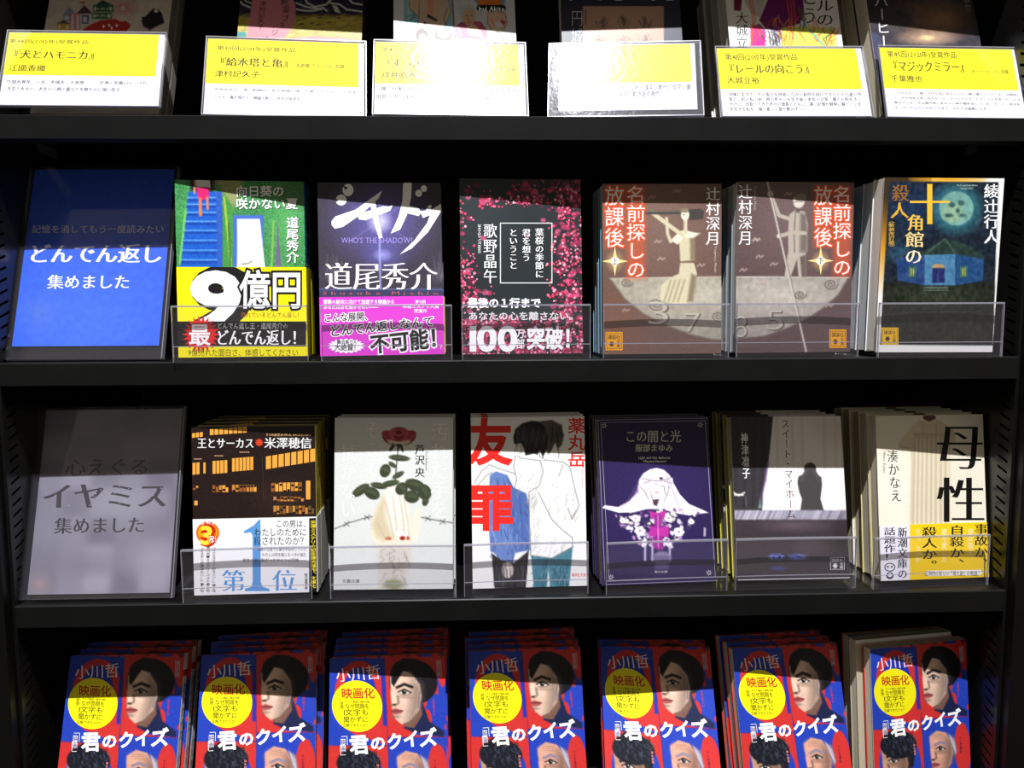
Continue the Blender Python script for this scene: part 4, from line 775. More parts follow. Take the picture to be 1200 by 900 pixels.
# ================================================================== artwork, bottom shelf
def half_face(a, x, y, s, skin, hair, older=False, gaze=1):
    """three-quarter portrait, centre of the visible half at x,y; s = half head height"""
    dk = tuple(int(v*.55) for v in skin); lt = tuple(min(255, int(v*1.12)) for v in skin)
    if not older: a.poly([(x-.42*s, y-.55*s), (x-.34*s, y-1.0*s), (x+.05*s, y-1.28*s), (x+.55*s, y-1.25*s), (x+.92*s, y-.9*s), (x+1.0*s, y-.3*s), (x+.88*s, y+.25*s), (x+.6*s, y+.35*s), (x+.4*s, y-.4*s), (x, y-.6*s)], hair, .08*s)
    a.poly([(x-.45*s, y-.6*s), (x-.1*s, y-.85*s), (x+.35*s, y-.75*s), (x+.62*s, y-.35*s), (x+.68*s, y+.1*s), (x+.55*s, y+.62*s), (x+.2*s, y+1.0*s), (x-.1*s, y+1.12*s), (x-.3*s, y+.95*s), (x-.42*s, y+.7*s), (x-.45*s, y)], skin, .05*s)
    a.poly([(x+.35*s, y-.5*s), (x+.68*s, y-.3*s), (x+.66*s, y+.3*s), (x+.42*s, y+.85*s), (x+.1*s, y+1.1*s), (x+.25*s, y+.4*s)], dk, .4*s, .75)
    a.ell(x-.2*s, y-.45*s, .2*s, .22*s, lt, .3*s, .8); a.ell(x-.02*s, y+.22*s, .14*s, .14*s, lt, .25*s, .6)
    a.poly([(x-.44*s, y-.05*s), (x-.3*s, y-.1*s), (x-.24*s, y+.22*s), (x-.22*s, y+.36*s), (x-.42*s, y+.4*s)], lt, .1*s, .9); a.line([(x-.2*s, y+.1*s), (x-.18*s, y+.34*s), (x-.3*s, y+.42*s), (x-.44*s, y+.42*s)], .06*s, dk, .08*s)
    a.ell(x-.34*s, y+.40*s, .06*s, .03*s, (50, 26, 22), .04*s)
    a.line([(x-.22*s, y-.22*s), (x+.05*s, y-.34*s), (x+.34*s, y-.24*s)], .1*s, hair, .06*s); a.ell(x+.06*s, y-.06*s, .2*s, .08*s, (226, 214, 206), .04*s); a.ell(x+.04*s, y-.06*s, .085*s, .085*s, (26, 16, 14), .03*s); a.ell(x+.06*s, y-.09*s, .02*s, .02*s, W_, .03*s)
    a.line([(x-.17*s, y-.06*s), (x+.04*s, y-.16*s), (x+.28*s, y-.04*s)], .05*s, (24, 14, 14), .04*s); a.line([(x-.12*s, y+.03*s), (x+.1*s, y+.05*s), (x+.24*s, y)], .03*s, dk, .04*s); a.ell(x+.06*s, y+.12*s, .2*s, .05*s, dk, .1*s, .5)
    a.poly([(x-.44*s, y+.58*s), (x-.3*s, y+.53*s), (x-.02*s, y+.62*s), (x-.1*s, y+.72*s), (x-.3*s, y+.76*s), (x-.44*s, y+.74*s)], (168, 84, 84), .05*s); a.line([(x-.44*s, y+.64*s), (x-.04*s, y+.63*s)], .035*s, (90, 34, 36), .03*s); a.ell(x-.3*s, y+.84*s, .14*s, .05*s, dk, .08*s, .7)
    if older:
        a.poly([(x+.45*s, y-.7*s), (x+.75*s, y-.5*s), (x+.85*s, y+.1*s), (x+.7*s, y+.3*s), (x+.62*s, y-.2*s)], hair, .1*s)
        for i in range(7): a.line([(x+.5*s+i*.04*s, y-.65*s+i*.05*s), (x+.68*s+i*.02*s, y-.1*s+i*.05*s)], .025*s, (200, 196, 210), .04*s, .8)
        for i in range(3): a.line([(x-.25*s, y-.5*s-i*.08*s), (x+.2*s, y-.52*s-i*.08*s)], .02*s, dk, .04*s, .5)
    else:
        for i in range(6): a.line([(x+.05*s+i*.1*s, y-1.15*s), (x+.3*s+i*.09*s, y-.7*s+i*.1*s)], .025*s, (58, 60, 76), .05*s, .6)
def art_quiz():
    p = POSE['q1']; a = Art(p[4], 220, 720, 5.0, p[2], p[3], base=(30, 58, 186), cell=.00075)
    R_, B_ = (208, 50, 48), (36, 64, 180)
    a.C[:] = B_
    a.rect(40, 180, 420, 243, (40, 42, 150)); a.rect(420, 180, 800, 228, (120, 26, 60))
    for x in (90, 250, 410, 570, 700): a.poly([(x-34, 236), (x, 190), (x+34, 236)], R_, 5); a.ell(x+80, 232, 34, 26, R_ if x % 3 else B_, 5)
    a.rect(40, 236, 402, 750, B_, 4); a.ell(252, 470, 152, 218, R_, 4); a.poly([(250, 560), (404, 560), (404, 745), (250, 690)], R_, 4); a.rect(378, 300, 402, 628, (32, 50, 170), 8); a.ell(250, 440, 96, 150, (30, 50, 170), 4)
    a.rect(402, 226, 800, 745, R_, 4); a.ell(690, 560, 60, 120, B_, 5); a.poly([(560, 600), (760, 480), (780, 560), (690, 600), (800, 690), (700, 690), (560, 680)], B_, 6); a.poly([(706, 300), (760, 300), (765, 620), (712, 600)], B_, 5); a.ell(735, 330, 22, 70, R_, 5); a.ell(640, 590, 26, 60, R_, 5)
    a.rect(40, 745, 400, 1300, R_, 4); a.ell(230, 980, 150, 225, B_, 5)
    a.rect(400, 690, 800, 1300, B_, 4); a.ell(690, 900, 60, 170, R_, 5)
    a.line([(401, 230), (405, 1300)], 3, (60, 40, 110)); a.line([(40, 745), (400, 745)], 3, (90, 30, 90)); a.line([(400, 692), (800, 690)], 4, (170, 20, 30))
    a.ell(565, 372, 142, 130, (20, 18, 24), 6); a.poly([(520, 560), (610, 470), (650, 600), (735, 655), (735, 690), (560, 668), (500, 640)], (26, 34, 72), 8); a.poly([(520, 560), (600, 480), (612, 560), (560, 640), (500, 630)], (120, 84, 70), 8)
    half_face(a, 503, 440, 160, (226, 190, 168), (22, 20, 26)); a.poly([(438, 300), (470, 258), (540, 240), (520, 290), (450, 400), (436, 380)], (22, 20, 26), 8); a.line([(600, 430), (588, 520)], 5, (96, 104, 130), 6)
    half_face(a, 175, 960, 165, (186, 142, 118), (22, 22, 30)); a.ell(225, 850, 130, 92, (24, 26, 36), 8); rr = random.Random(5)
    for i in range(50): x, y = rr.uniform(115, 345), rr.uniform(775, 890); a.line([(x, y), (x+rr.uniform(-14, 14), y+10), (x+rr.uniform(-6, 20), y+26)], 4, rr.choice(((66, 76, 100), (10, 10, 14), (90, 100, 120))), 5, .7)
    half_face(a, 520, 900, 150, (212, 158, 136), (140, 130, 150), older=True)
    a.grain(3, 1)
    a.text('小川哲', ((108, 296), (374, 268), (380, 358), (114, 380)), (240, 225, 230), 'm')
    a.inkell(230, 515, 148, 150, (250, 240, 20), 48)
    a.text('映画化', ((138, 408), (336, 404), (338, 472), (142, 474)), (196, 36, 24), 'gb')
    d = (60, 56, 12); a.text('クイズ番組の最終決戦', (165, 482, 305, 497), d); a.text('なぜ問題を', (160, 498, 302, 532), d, 'g'); a.text('1文字も', (148, 530, 298, 572), d, 'g'); a.text('聞かずに', (146, 572, 292, 612), d, 'g'); a.text('正解できたのか？', (142, 616, 298, 636), d); a.text('（問題）', (130, 472, 150, 545), d, 'g', vert=True)
    a.inkrect(125, 706, 152, 780, W_); a.text('映画', (125, 706, 152, 782), (50, 50, 120), 'gb', vert=True); a.inkline([(130, 692), (163, 690), (163, 740)], 3, W_); a.inkline([(122, 742), (122, 800), (150, 798)], 3, W_)
    a.text('君', ((172, 682), (286, 674), (294, 792), (180, 800)), W_, 'gh'); a.text('の', ((294, 690), (388, 678), (392, 768), (298, 778)), W_, 'gh'); a.text('ク', ((392, 672), (490, 660), (496, 762), (398, 772)), W_, 'gh'); a.text('イ', ((488, 658), (584, 644), (590, 748), (494, 760)), W_, 'gh'); a.text('ズ', ((580, 648), (690, 632), (698, 744), (588, 756)), W_, 'gh')
    a.text('朝日文庫', (708, 250, 728, 335), (205, 200, 205), 'g', vert=True); a.inkline([(705, 248), (730, 246), (732, 338), (708, 340), (705, 248)], 2, (205, 200, 205)); a.text('なぜ彼は正解できたのか', (672, 470, 688, 565), (214, 60, 66), 'g', vert=True); a.text('ナビ圧倒的', (668, 820, 684, 930), (60, 30, 60), 'g', vert=True); a.text('神木豪華', (330, 850, 346, 925), (240, 140, 140), 'g', vert=True)
    return a
# ================================================================== artwork, top shelf
def art_b0():
    a = A('b0', 0, 0, 5, (196, 186, 170)); a.grain(4, 3)
    a.poly([(470, 185), (520, 150), (590, 120), (680, 112), (745, 125), (768, 150), (750, 172), (735, 200), (470, 215)], (170, 36, 30), 4); a.ell(715, 90, 44, 36, (205, 196, 180), 6)
    for i in range(26): an = i*2*math.pi/26; a.line([(722+18*math.cos(an), 50+18*math.sin(an)), (722+90*math.cos(an), 50+75*math.sin(an))], 2.5, (190, 60, 60), 3, .8)
    for x, y in ((608, 155), (640, 148), (685, 150), (655, 165)): a.burst(x, y, 5, 13, 4, (235, 225, 215))
    for x0, y0, x1, y1, c in ((335, 138, 410, 180, (200, 160, 60)), (372, 85, 412, 125, (120, 130, 150)), (412, 78, 470, 180, (196, 120, 140)), (480, 90, 520, 140, (50, 60, 140)), (545, 30, 665, 70, (40, 84, 50)), (540, 75, 655, 112, (50, 100, 60))):
        a.rect(x0, y0, x1, y1, c); a.rect(x0+8, y0+10, x0+18, y1-8, (220, 214, 200)); a.rect(x1-20, y0+10, x1-10, y1-8, (220, 214, 200))
    for p, c in (([(330, 140), (372, 118), (415, 140)], (90, 70, 50)), ([(370, 86), (408, 40), (440, 80)], (130, 140, 160)), ([(450, 80), (495, 30), (542, 80)], (70, 40, 50)), ([(560, 30), (600, 0), (660, 30)], (40, 70, 50)), ([(458, 14), (496, 8), (496, 24)], (190, 50, 60))): a.poly(p, c)
    for x in (570, 605, 640): a.line([(x-12, 98), (x-4, 88), (x+8, 94)], 6, (215, 210, 196)); a.line([(x-12, 58), (x-4, 48), (x+8, 54)], 6, (215, 210, 196))
    k = (30, 26, 32); a.poly([(828, 118), (850, 100), (868, 80), (900, 50), (930, 55), (948, 78), (958, 110), (962, 135), (930, 150), (880, 175), (840, 150)], k, 4); a.line([(870, 110), (838, 104)], 12, k); a.line([(838, 150), (880, 175)], 10, (110, 60, 90)); a.ell(915, 65, 12, 10, (220, 215, 205), 3)
    a.text('犬とハモニカ', (400, -260, 900, -150), (60, 40, 40), 'm'); a.rect(200, 200, 1200, 700, (188, 178, 164)); return a
def art_b1():
    a = A('b1', 230, 0, 5.4545, (36, 30, 56)); a.rect(0, 100, 1200, 300, (170, 152, 60), 30); a.rect(0, 240, 1200, 800, (150, 130, 70)); rr = random.Random(4)
    for i in range(260): x, y = rr.uniform(260, 1060), rr.uniform(95, 250); a.line([(x, y), (x+rr.uniform(15, 50), y-rr.uniform(0, 14))], 4, rr.choice(((206, 190, 70), (120, 120, 60), (226, 214, 120), (96, 110, 70), (190, 160, 60))), 4, .8)
    for x, y in ((690, 120), (740, 150), (790, 118), (850, 145), (910, 120), (780, 160), (670, 155)): a.line([(x-10, y), (x+12, y-4)], 6, (44, 36, 40), 4)
    a.poly([(250, 205), (320, 205), (320, 240), (250, 240)], (40, 130, 130), 8); a.line([(270, 0), (300, 30), (345, 48)], 11, (205, 205, 200)); a.line([(285, -30), (320, 10), (360, 22)], 8, (205, 205, 200))
    for p in ([(640, 60), (700, 70), (760, 68), (810, 50), (835, 70)], [(690, -20), (710, 20), (760, 44), (830, 30), (860, 0)], [(860, 20), (920, 30), (960, 60), (1060, 75)], [(640, 20), (700, 44), (800, 60)], [(980, 0), (1000, 20), (1060, 30)]): a.line(p, 11, (205, 205, 202), 5)
    a.poly([(868, 30), (900, 40), (926, 88), (885, 75)], (200, 196, 180), 4)
    for i in range(40): a.ell(rr.uniform(640, 1060), rr.uniform(-60, 95), 2.5, 2.5, (180, 176, 150), 3)
    a.poly([(365, -60), (600, -60), (636, 40), (634, 130), (600, 200), (560, 250), (320, 250), (335, 150), (350, 60)], (196, 120, 130), 5); a.text('津村記久子', ((405, 5), (450, 5), (432, 190), (388, 190)), (60, 30, 46), 'mb', vert=True)
    for ch, x, y, q in (('浮', 530, -60, 52), ('遊', 536, -20, 52), ('霊', 548, 32, 52), ('ブ', 545, 92, 50), ('ラ', 526, 142, 46), ('ジ', 480, 185, 46), ('ル', 430, 226, 44)): a.text(ch, (x, y, x+q, y+q), (60, 30, 46), 'mb')
    a.poly([(600, 245), (760, 232), (980, 248), (980, 300), (600, 300)], (190, 120, 130), 6); return a
def art_b2():
    a = A('b2', 430, 0, 6, (236, 236, 242)); ol = (70, 54, 52); sk = (226, 200, 168)
    def sh(p, c, w=3): a.poly(p, c, 3); a.line(p+[p[0]], w, ol, 3)
    a.rect(258, -200, 980, 340, (226, 226, 228)); a.rect(258, -200, 600, 200, (150, 206, 226)); 
    for x, y in ((275, 120), (310, 130), (280, 150), (320, 110)): a.line([(x, y), (x+28, y-10)], 7, (40, 130, 130))
    a.line([(292, 0), (296, 200)], 8, (225, 228, 230)); sh([(290, -20), (420, -20), (400, 110), (410, 150), (380, 140), (340, 100), (300, 60)], sk); sh([(370, -30), (570, -30), (590, 80), (560, 160), (540, 200), (500, 190), (420, 190), (360, 200), (366, 100)], (222, 196, 170)); a.poly([(420, -20), (468, -20), (466, 100), (430, 100)], (240, 166, 130), 4)
    a.poly([(425, 96), (495, 138), (488, 152), (420, 120)], (66, 40, 40)); a.poly([(400, 150), (420, 160), (412, 176), (396, 165)], (66, 40, 40)); a.line([(500, 150), (540, 190)], 8, sk); a.line([(566, 60), (540, 130), (560, 180)], 4, ol); a.line([(600, -20), (612, 190)], 9, (130, 40, 44))
    for x in (660, 720, 800): a.line([(x, -20), (x, 120)], 3, (190, 190, 196))
    a.line([(620, 60), (840, 60)], 3, (190, 190, 196)); sh([(610, 200), (660, 160), (720, 150), (800, 155), (840, 210), (860, 280), (612, 280)], (200, 90, 120)); a.line([(640, 190), (660, 250)], 9, (240, 200, 210)); a.line([(620, 230), (640, 270)], 8, (240, 200, 210))
    a.ell(708, 95, 56, 62, (206, 210, 214), 4); a.ell(718, 120, 44, 60, (232, 188, 156), 4); a.ell(700, 112, 5, 4, ol); a.ell(738, 112, 5, 4, ol); a.line([(712, 115), (708, 138), (722, 140)], 3, ol); a.line([(705, 158), (735, 158)], 4, (150, 70, 60)); a.poly([(700, 190), (745, 170), (780, 190), (820, 260), (720, 250)], (232, 196, 164), 4); a.line([(720, 200), (790, 240)], 3, ol)
    a.poly([(735, -20), (980, -20), (960, 40), (790, 45)], (120, 168, 216)); a.poly([(775, -20), (940, -20), (950, 40), (780, 38)], (240, 130, 50)); sh([(850, 90), (900, 78), (970, 90), (984, 160), (960, 210), (880, 215), (850, 170)], (240, 200, 176)); a.ell(955, 158, 18, 18, (206, 60, 50)); a.ell(925, 175, 28, 20, (240, 238, 240), 3); a.line([(870, 130), (900, 190)], 14, (238, 172, 140))
    sh([(262, 210), (300, 196), (470, 200), (600, 205), (600, 300), (262, 300)], (206, 176, 142)); a.ell(385, 245, 42, 44, (66, 46, 42), 3); a.ell(392, 262, 24, 26, (226, 190, 150), 3); a.ell(535, 250, 64, 44, (96, 88, 80), 3); a.ell(540, 240, 40, 28, (240, 240, 236), 3); a.line([(510, 236), (560, 250)], 6, (40, 36, 36))
    a.ell(915, 260, 74, 58, (236, 222, 190), 3); a.ell(915, 262, 40, 44, (246, 244, 240), 3); a.line([(872, 290), (885, 240), (915, 222), (945, 240), (958, 290)], 7, (36, 32, 34)); a.ell(902, 262, 4, 3, ol); a.ell(928, 262, 4, 3, ol); a.line([(600, 275), (850, 272)], 5, (226, 206, 160))
    a.inkell(790, 57, 20, 22, K_); a.inkrect(790, 35, 958, 79, K_); a.inkell(958, 57, 20, 22, K_); a.text('Inui Akito', (784, 38, 968, 84), W_, 'gb'); a.rect(150, 300, 1100, 900, (210, 206, 210)); a.C *= .90; return a
def art_b3():
    a = A('b3', 630, 0, 5.714, (44, 46, 62)); a.rect(302, 42, 845, 700, (176, 142, 122), 3); a.glow(560, 150, 300, 100, (196, 160, 138), .7); rr = random.Random(3)
    for cx, cy in ((430, 140), (577, 140), (722, 140), (430, 270), (577, 268), (722, 265)):
        for i in range(14):
            x, y = cx+rr.uniform(-34, 34), cy+rr.uniform(-26, 30); a.line([(x, y), (x+rr.uniform(-16, 16), y+rr.uniform(-24, 24)), (cx+rr.uniform(-12, 12), cy+rr.uniform(0, 42))], 2.5, (86, 66, 62), 3, .8)
        a.line([(cx-44, cy-5), (cx-26, cy+36), (cx, cy+48)], 3, (86, 66, 62)); a.line([(cx+44, cy-8), (cx+28, cy+34), (cx+4, cy+48)], 3, (86, 66, 62))
    a.line([(322, 66), (322, 160)], 7, (80, 60, 56)); c = (196, 196, 200)
    a.text('円城塔', (222, 62, 306, 420), c, 'l', vert=True); a.text('文字渦', (200, -140, 930, 14), (205, 205, 210), 'm'); return a
def art_b4():
    a = A('b4', 820, 0, 5.4545, (232, 228, 224)); rr = random.Random(12)
    a.poly([(380, 130), (440, -20), (560, -40), (660, -20), (668, 90), (640, 150), (560, 170), (480, 212), (420, 180)], (110, 20, 100), 4); a.poly([(218, -10), (270, -10), (262, 70), (218, 66)], (110, 24, 60), 3); a.poly([(280, 0), (420, -10), (385, 110), (330, 90)], (190, 186, 182), 4)
    a.poly([(322, 180), (380, 150), (440, 220), (420, 295), (325, 295)], (190, 40, 130), 4); a.poly([(420, 180), (520, 210), (520, 300), (420, 300)], (230, 226, 232), 4); a.poly([(520, 180), (660, 170), (870, 180), (876, 300), (520, 300)], (206, 212, 90), 4)
    for i in range(60):
        x = rr.uniform(330, 860); y = rr.uniform(160, 290); c = rr.choice(((236, 90, 40), (210, 40, 90), (250, 140, 40), (60, 140, 160), (30, 30, 40), (240, 200, 60), (226, 70, 60)))
        a.line([(x, y), (x+rr.uniform(-30, 30), y-30), (x+rr.uniform(-50, 50), y-rr.uniform(40, 70))], 5, c, 4, .9)
    for x in (330, 345, 565, 580, 600): a.line([(x+rr.uniform(-20, 20), -20), (x+10, 120), (x+rr.uniform(-30, 20), 290)], 7, (226, 96, 50), 4, .85)
    for i in range(12): x = 440+i*7; a.line([(x, 200), (x+rr.uniform(-4, 14), 295)], 3, (40, 36, 44), 3)
    a.line([(860, 180), (810, 290)], 8, (220, 70, 60)); a.line([(700, 190), (790, 290)], 8, (60, 160, 170)); a.line([(640, 60), (660, 120)], 30, (100, 100, 60), 8, .7)
    a.text('大城立裕', (228, 76, 308, 390), (40, 36, 38), 'm', vert=True); a.text('レールの', ((740, -190), (860, -190), (860, 170), (740, 170)), (40, 36, 38), 'm', vert=True); a.text('向こう', ((650, -200), (755, -200), (755, 160), (650, 160)), (40, 36, 38), 'm', vert=True); a.rect(100, 300, 1200, 900, (226, 222, 216)); return a
def art_b5():
    a = A('b5', 1000, 0, 6, (52, 48, 56)); a.glow(560, 130, 380, 190, (134, 98, 72), .95, .8); a.glow(640, 130, 160, 120, (166, 122, 84), .7); a.ell(330, 130, 80, 80, (52, 50, 56), 60, .8); a.poly([(0, 200), (180, 240), (220, 330), (160, 800), (0, 800)], (66, 68, 92), 30); a.glow(520, 270, 260, 70, (226, 190, 150), .8); a.ell(520, 265, 40, 14, (240, 200, 140), 14, .8); a.grain(3, 3)
    a.text('オーバーヒート', ((128, -230), (232, -230), (276, 430), (170, 430)), (225, 222, 220), 'g', vert=True); a.text('千葉雅也', ((760, -160), (810, -160), (832, 82), (782, 82)), (150, 146, 140), 'm', vert=True); return a
# ------------------------------------------------------------------ build the stacks
B = {}
def P2(k): return POSE[k][2], POSE[k][3]
def make(k, t, art, spine, **kw):
    if isinstance(art, tuple): kw['bandart'] = art[1]; art = art[0]
    B[k] = (book_meshes(k, *P2(k), t, art, spine, **kw), t)
make('nine', .017, art_nine(), [(0, (30, 110, 200))], bandspine=(250, 236, 12), back=(30, 110, 200), stext=('向日葵の咲かない夏', W_, (.138, .075)))
make('shadow', .012, art_shadow(), [(0, (236, 220, 80))], bandspine=(232, 214, 90), back=(60, 55, 68), stext=('シャドウ', K_, (.135, .09)))
make('cherry', .014, art_cherry(), [(0, (30, 30, 34))], back=(30, 30, 34))
make('upper', .0125, art_upper(), [(0, (80, 160, 236)), (.82, (200, 215, 226))], back=(120, 170, 200), pages='pages_white')
make('lower', .013, art_lower(), [(0, (80, 160, 236))], back=(150, 160, 160), pages='pages_white')
make('decagon', .018, art_decagon(), [(0, (235, 235, 232))], back=(235, 235, 232), pages='pages_white')
make('king', .019, art_king(), [(0, (240, 222, 96))], bandspine=(245, 244, 236), back=(240, 222, 96), stext=('王とサーカス　米澤穂信', K_, (.13, .07)))
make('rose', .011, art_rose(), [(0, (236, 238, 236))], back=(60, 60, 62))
make('friend', .013, art_friend(), [(0, (244, 244, 242))], back=(240, 240, 236))
make('dark', .012, art_dark(), [(0, (190, 188, 196))], back=(44, 34, 70))
make('sweet', .013, art_sweet(), [(0, (70, 64, 66))], back=(210, 204, 70))
make('mother', .014, art_mother(), [(0, (236, 228, 206))], bandspine=(246, 208, 28), back=(225, 210, 150))
make('q1', .0105, art_quiz(), [(0, (240, 240, 242)), (.86, (200, 50, 54)), (.90, (240, 240, 242))], back=(214, 40, 44), stext=('君のクイズ　小川哲', (120, 116, 120), (.12, .03)))
make('b0', .014, art_b0(), [(0, (150, 144, 136))]); make('b1', .014, art_b1(), [(0, (60, 50, 80))]); make('b2', .014, art_b2(), [(0, (214, 210, 216))]); make('b3', .016, art_b3(), [(0, (34, 36, 50))])
make('b4', .017, art_b4(), [(0, (226, 222, 216))], pages='pages_white'); make('b5', .017, art_b5(), [(0, (44, 42, 50))])
def S(k, n, desc, where, grp, **kw): stack(k, n, B[k][1], B[k][0], desc, where, grp, **kw)
S('nine', 3, 'green paperback with a blue stairway cover and yellow band', '', GR2)
S('shadow', 3, 'dark purple paperback with a street lamp cover and magenta band', '', GR2)
S('cherry', 2, 'black paperback covered in pink cherry blossom', '', GR2)
S('upper', 4, 'brown paperback showing a clay woman with a telescope', '', GR2)
S('lower', 4, 'brown paperback showing a clay man with a long pole', '', GR2)
S('decagon', 4, 'paperback with a many-sided blue house under a skull moon', '', GR2)
S('king', 4, 'dark paperback with lit orange windows and a white band', '', GR3)
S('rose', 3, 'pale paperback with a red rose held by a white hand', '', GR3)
S('friend', 3, 'white paperback with two embracing men and red lettering', '', GR3)
S('dark', 3, 'purple paperback with a white-haired girl covering her eyes', '', GR3)
S('sweet', 4, 'grey paperback with a hunched silhouette before a bright window', '', GR3)
S('mother', 5, 'cream paperback with a hanging dress and yellow band', '', GR3)
places = ['leftmost stack', 'second stack from left', 'third stack from left', 'middle stack', 'third stack from right', 'second stack from right', 'rightmost stack']
for i, (n, pl) in enumerate(zip((3, 4, 5, 4, 2, 3, 2), places)):
    stack('q%d' % i, n, B['q1'][1], B['q1'][0], 'red and blue portrait paperback', 'bottom shelf '+pl, GR4, jit=.0025, gap=.003, **({'turn': -.05, 'slide': -.002} if i == 6 else {'slide': .003*(1 if i < 3 else 0)}))
# a paperback standing back to front behind the first copy of the rightmost stack
wq, hq = P2('q1'); plain = Art(POSE['q1'][4], 220, 720, 5.0, wq, hq, base=(190, 180, 154), cell=.004)
mp_ = book_meshes('plain', wq, hq+.003, .0105, plain, [(0, (232, 226, 210))], back=(190, 180, 154))
rt = bpy.data.objects.new('paperback_book', None); COL.objects.link(rt); place(rt, POSE['q6'], shift=.0125, side=-.0055, dyaw=-.02)
tag(rt, 'plain beige paperback tucked behind the front copy of the rightmost bottom shelf stack', 'book', GR4); link('dust_jacket', mp_['jacket'], rt); link('page_block', mp_['pages'], rt)
tp = ['beige book with little coloured houses', 'navy and gold book with a pink cloud', 'white book with cartoon people', 'dark book with a brown panel of hands', 'white book with purple and orange scribbles', 'dark brown book with white vertical lettering']
for i, n in enumerate((2, 2, 2, 2, 4, 3)): S('b%d' % i, n, tp[i], 'top shelf', GR1)

# ------------------------------------------------------------------ clear book stands
def stand_meshes(w=.109, h=.047, depth=.085):
    out = []
    N = 10; bow = .0012; th = .0026; f = []; bk = []
    for i in range(N+1):
        x = -w/2+w*i/N; y = -bow*(2*abs(i/N-.5))**2; f.append((x, y)); bk.append((x, y+th))
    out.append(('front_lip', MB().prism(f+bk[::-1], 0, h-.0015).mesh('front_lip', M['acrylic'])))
    out.append(('polished_edge', MB().prism(f+bk[::-1], h-.0015, h).mesh('polished_edge', M['acrylic_edge'])))
    out.append(('side_edge', MB().box((-w/2-.0005, -bow, 0), (-w/2, -bow+th, h)).mesh('side_edge', M['acrylic_edge'])))
    out.append(('side_edge', MB().box((w/2, -bow, 0), (w/2+.0005, -bow+th, h)).mesh('side_edge', M['acrylic_edge'])))
    r1 = [(p[0], p[1]-.0003) for p in f]; out.append(('bend_ridge', MB().prism(r1+[(p[0], p[1]+.0002) for p in f][::-1], .0125, .0132).mesh('bend_ridge', M['acrylic_edge'])))
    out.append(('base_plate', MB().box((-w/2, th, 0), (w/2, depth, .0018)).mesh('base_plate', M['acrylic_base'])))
    return out
SM = stand_meshes()
STANDS = {'nine': (-.2350, -.0026, 2), 'shadow': (-.1124, -.0024, 2), 'cherry': (.0061, -.0028, 2), 'upper': (.1279, .0052, 2), 'lower': (.2444, .0080, 2), 'decagon': (.3638, -.0052, 2),
 'king': (-.2374, -.0015, 3), 'rose': (-.1108, -.0008, 3), 'friend': (.0058, .0022, 3), 'dark': (.1307, .0014, 3), 'sweet': (.2482, .0052, 3), 'mother': (.3716, .0048, 3)}
SD = {'nine': 'the blue stairway books', 'shadow': 'the magenta-banded books', 'cherry': 'the cherry blossom books', 'upper': 'the telescope woman books', 'lower': 'the man with a pole books', 'decagon': 'the skull moon books', 'king': 'the orange windows books', 'rose': 'the red rose books', 'friend': 'the embracing men books', 'dark': 'the white-haired girl books', 'sweet': 'the hunched silhouette books', 'mother': 'the hanging dress books'}
for k, (x, y, r) in STANDS.items():
    root = bpy.data.objects.new('book_stand', None); COL.objects.link(root); 
    bp, (yw, _, _) = POSE[k][:2]; lat = x-bp[0]; root.location = (bp[0]+lat*math.cos(yw)+.0078*math.sin(yw), bp[1]+lat*math.sin(yw)-.0078*math.cos(yw), Z[r]+.0002); root.rotation_euler = (0, 0, yw)
    tag(root, 'clear acrylic stand with a low front lip holding %s' % SD[k], 'book stand', 'clear stands under the paperbacks')
    for nm, me in SM: link(nm, me, root)

# ------------------------------------------------------------------ the two acrylic sign stands
def sign(k, ox, oy, sc, base, paint, label, corners):
    p = POSE[k]; w, h = p[2], p[3]; root = bpy.data.objects.new('sign_stand', None); COL.objects.link(root); place(root, p); tag(root, label, 'sign', 'acrylic sign stands at the left end')
    tmp = Art(p[4], ox, oy, sc, w, h, cell=.02); q = [tmp.loc(*c) for c in corners]
    x0 = max((q[0][0]+q[3][0])/2, -w/2+.001); x1 = min((q[1][0]+q[2][0])/2, w/2-.001); z0 = (q[2][1]+q[3][1])/2; z1 = min((q[0][1]+q[1][1])/2, h-.001)
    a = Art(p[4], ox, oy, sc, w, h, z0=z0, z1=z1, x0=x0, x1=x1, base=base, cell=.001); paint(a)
    sheet = printed_mesh('paper_sheet', [a.geom(0.0), solid(MB().box((x0, .0001, z0), (x1, .0004, z1)), lambda c: base)], M['sheet'])
    so = link('paper_sheet', sheet, root); so.location = (0, .0022, 0)
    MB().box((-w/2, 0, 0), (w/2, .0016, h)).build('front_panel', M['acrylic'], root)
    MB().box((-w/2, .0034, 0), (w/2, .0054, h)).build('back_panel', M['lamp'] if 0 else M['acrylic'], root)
    MB().box((-w/2-.0004, 0, 0), (-w/2, .0054, h)).build('side_edge', M['acrylic_edge'], root); MB().box((w/2, 0, 0), (w/2+.0008, .0054, h)).build('side_edge', M['acrylic_edge'], root)
    lean = p[1][1]; L = h*math.sin(lean)*.8   # rear foot reaching the shelf
    s0, c0 = math.sin(lean), math.cos(lean); f = MB(); 
    def fl(y, z): return (y*c0+z*s0, -y*s0+z*c0)      # shelf-level offsets to the leaning frame
    pts = [(.0054, .002), fl(.05, .0), fl(.052, .0), (.0054, .05)]
    pts = [(.0054, 0), (.0054+.05*c0, .05*s0), (.0054+.05*c0, .05*s0+.002), (.0054, .002)]
    f.prism([(a_, b_) for a_, b_ in pts], -w/2, w/2, ax=0); f.build('rear_foot', M['acrylic'], root)
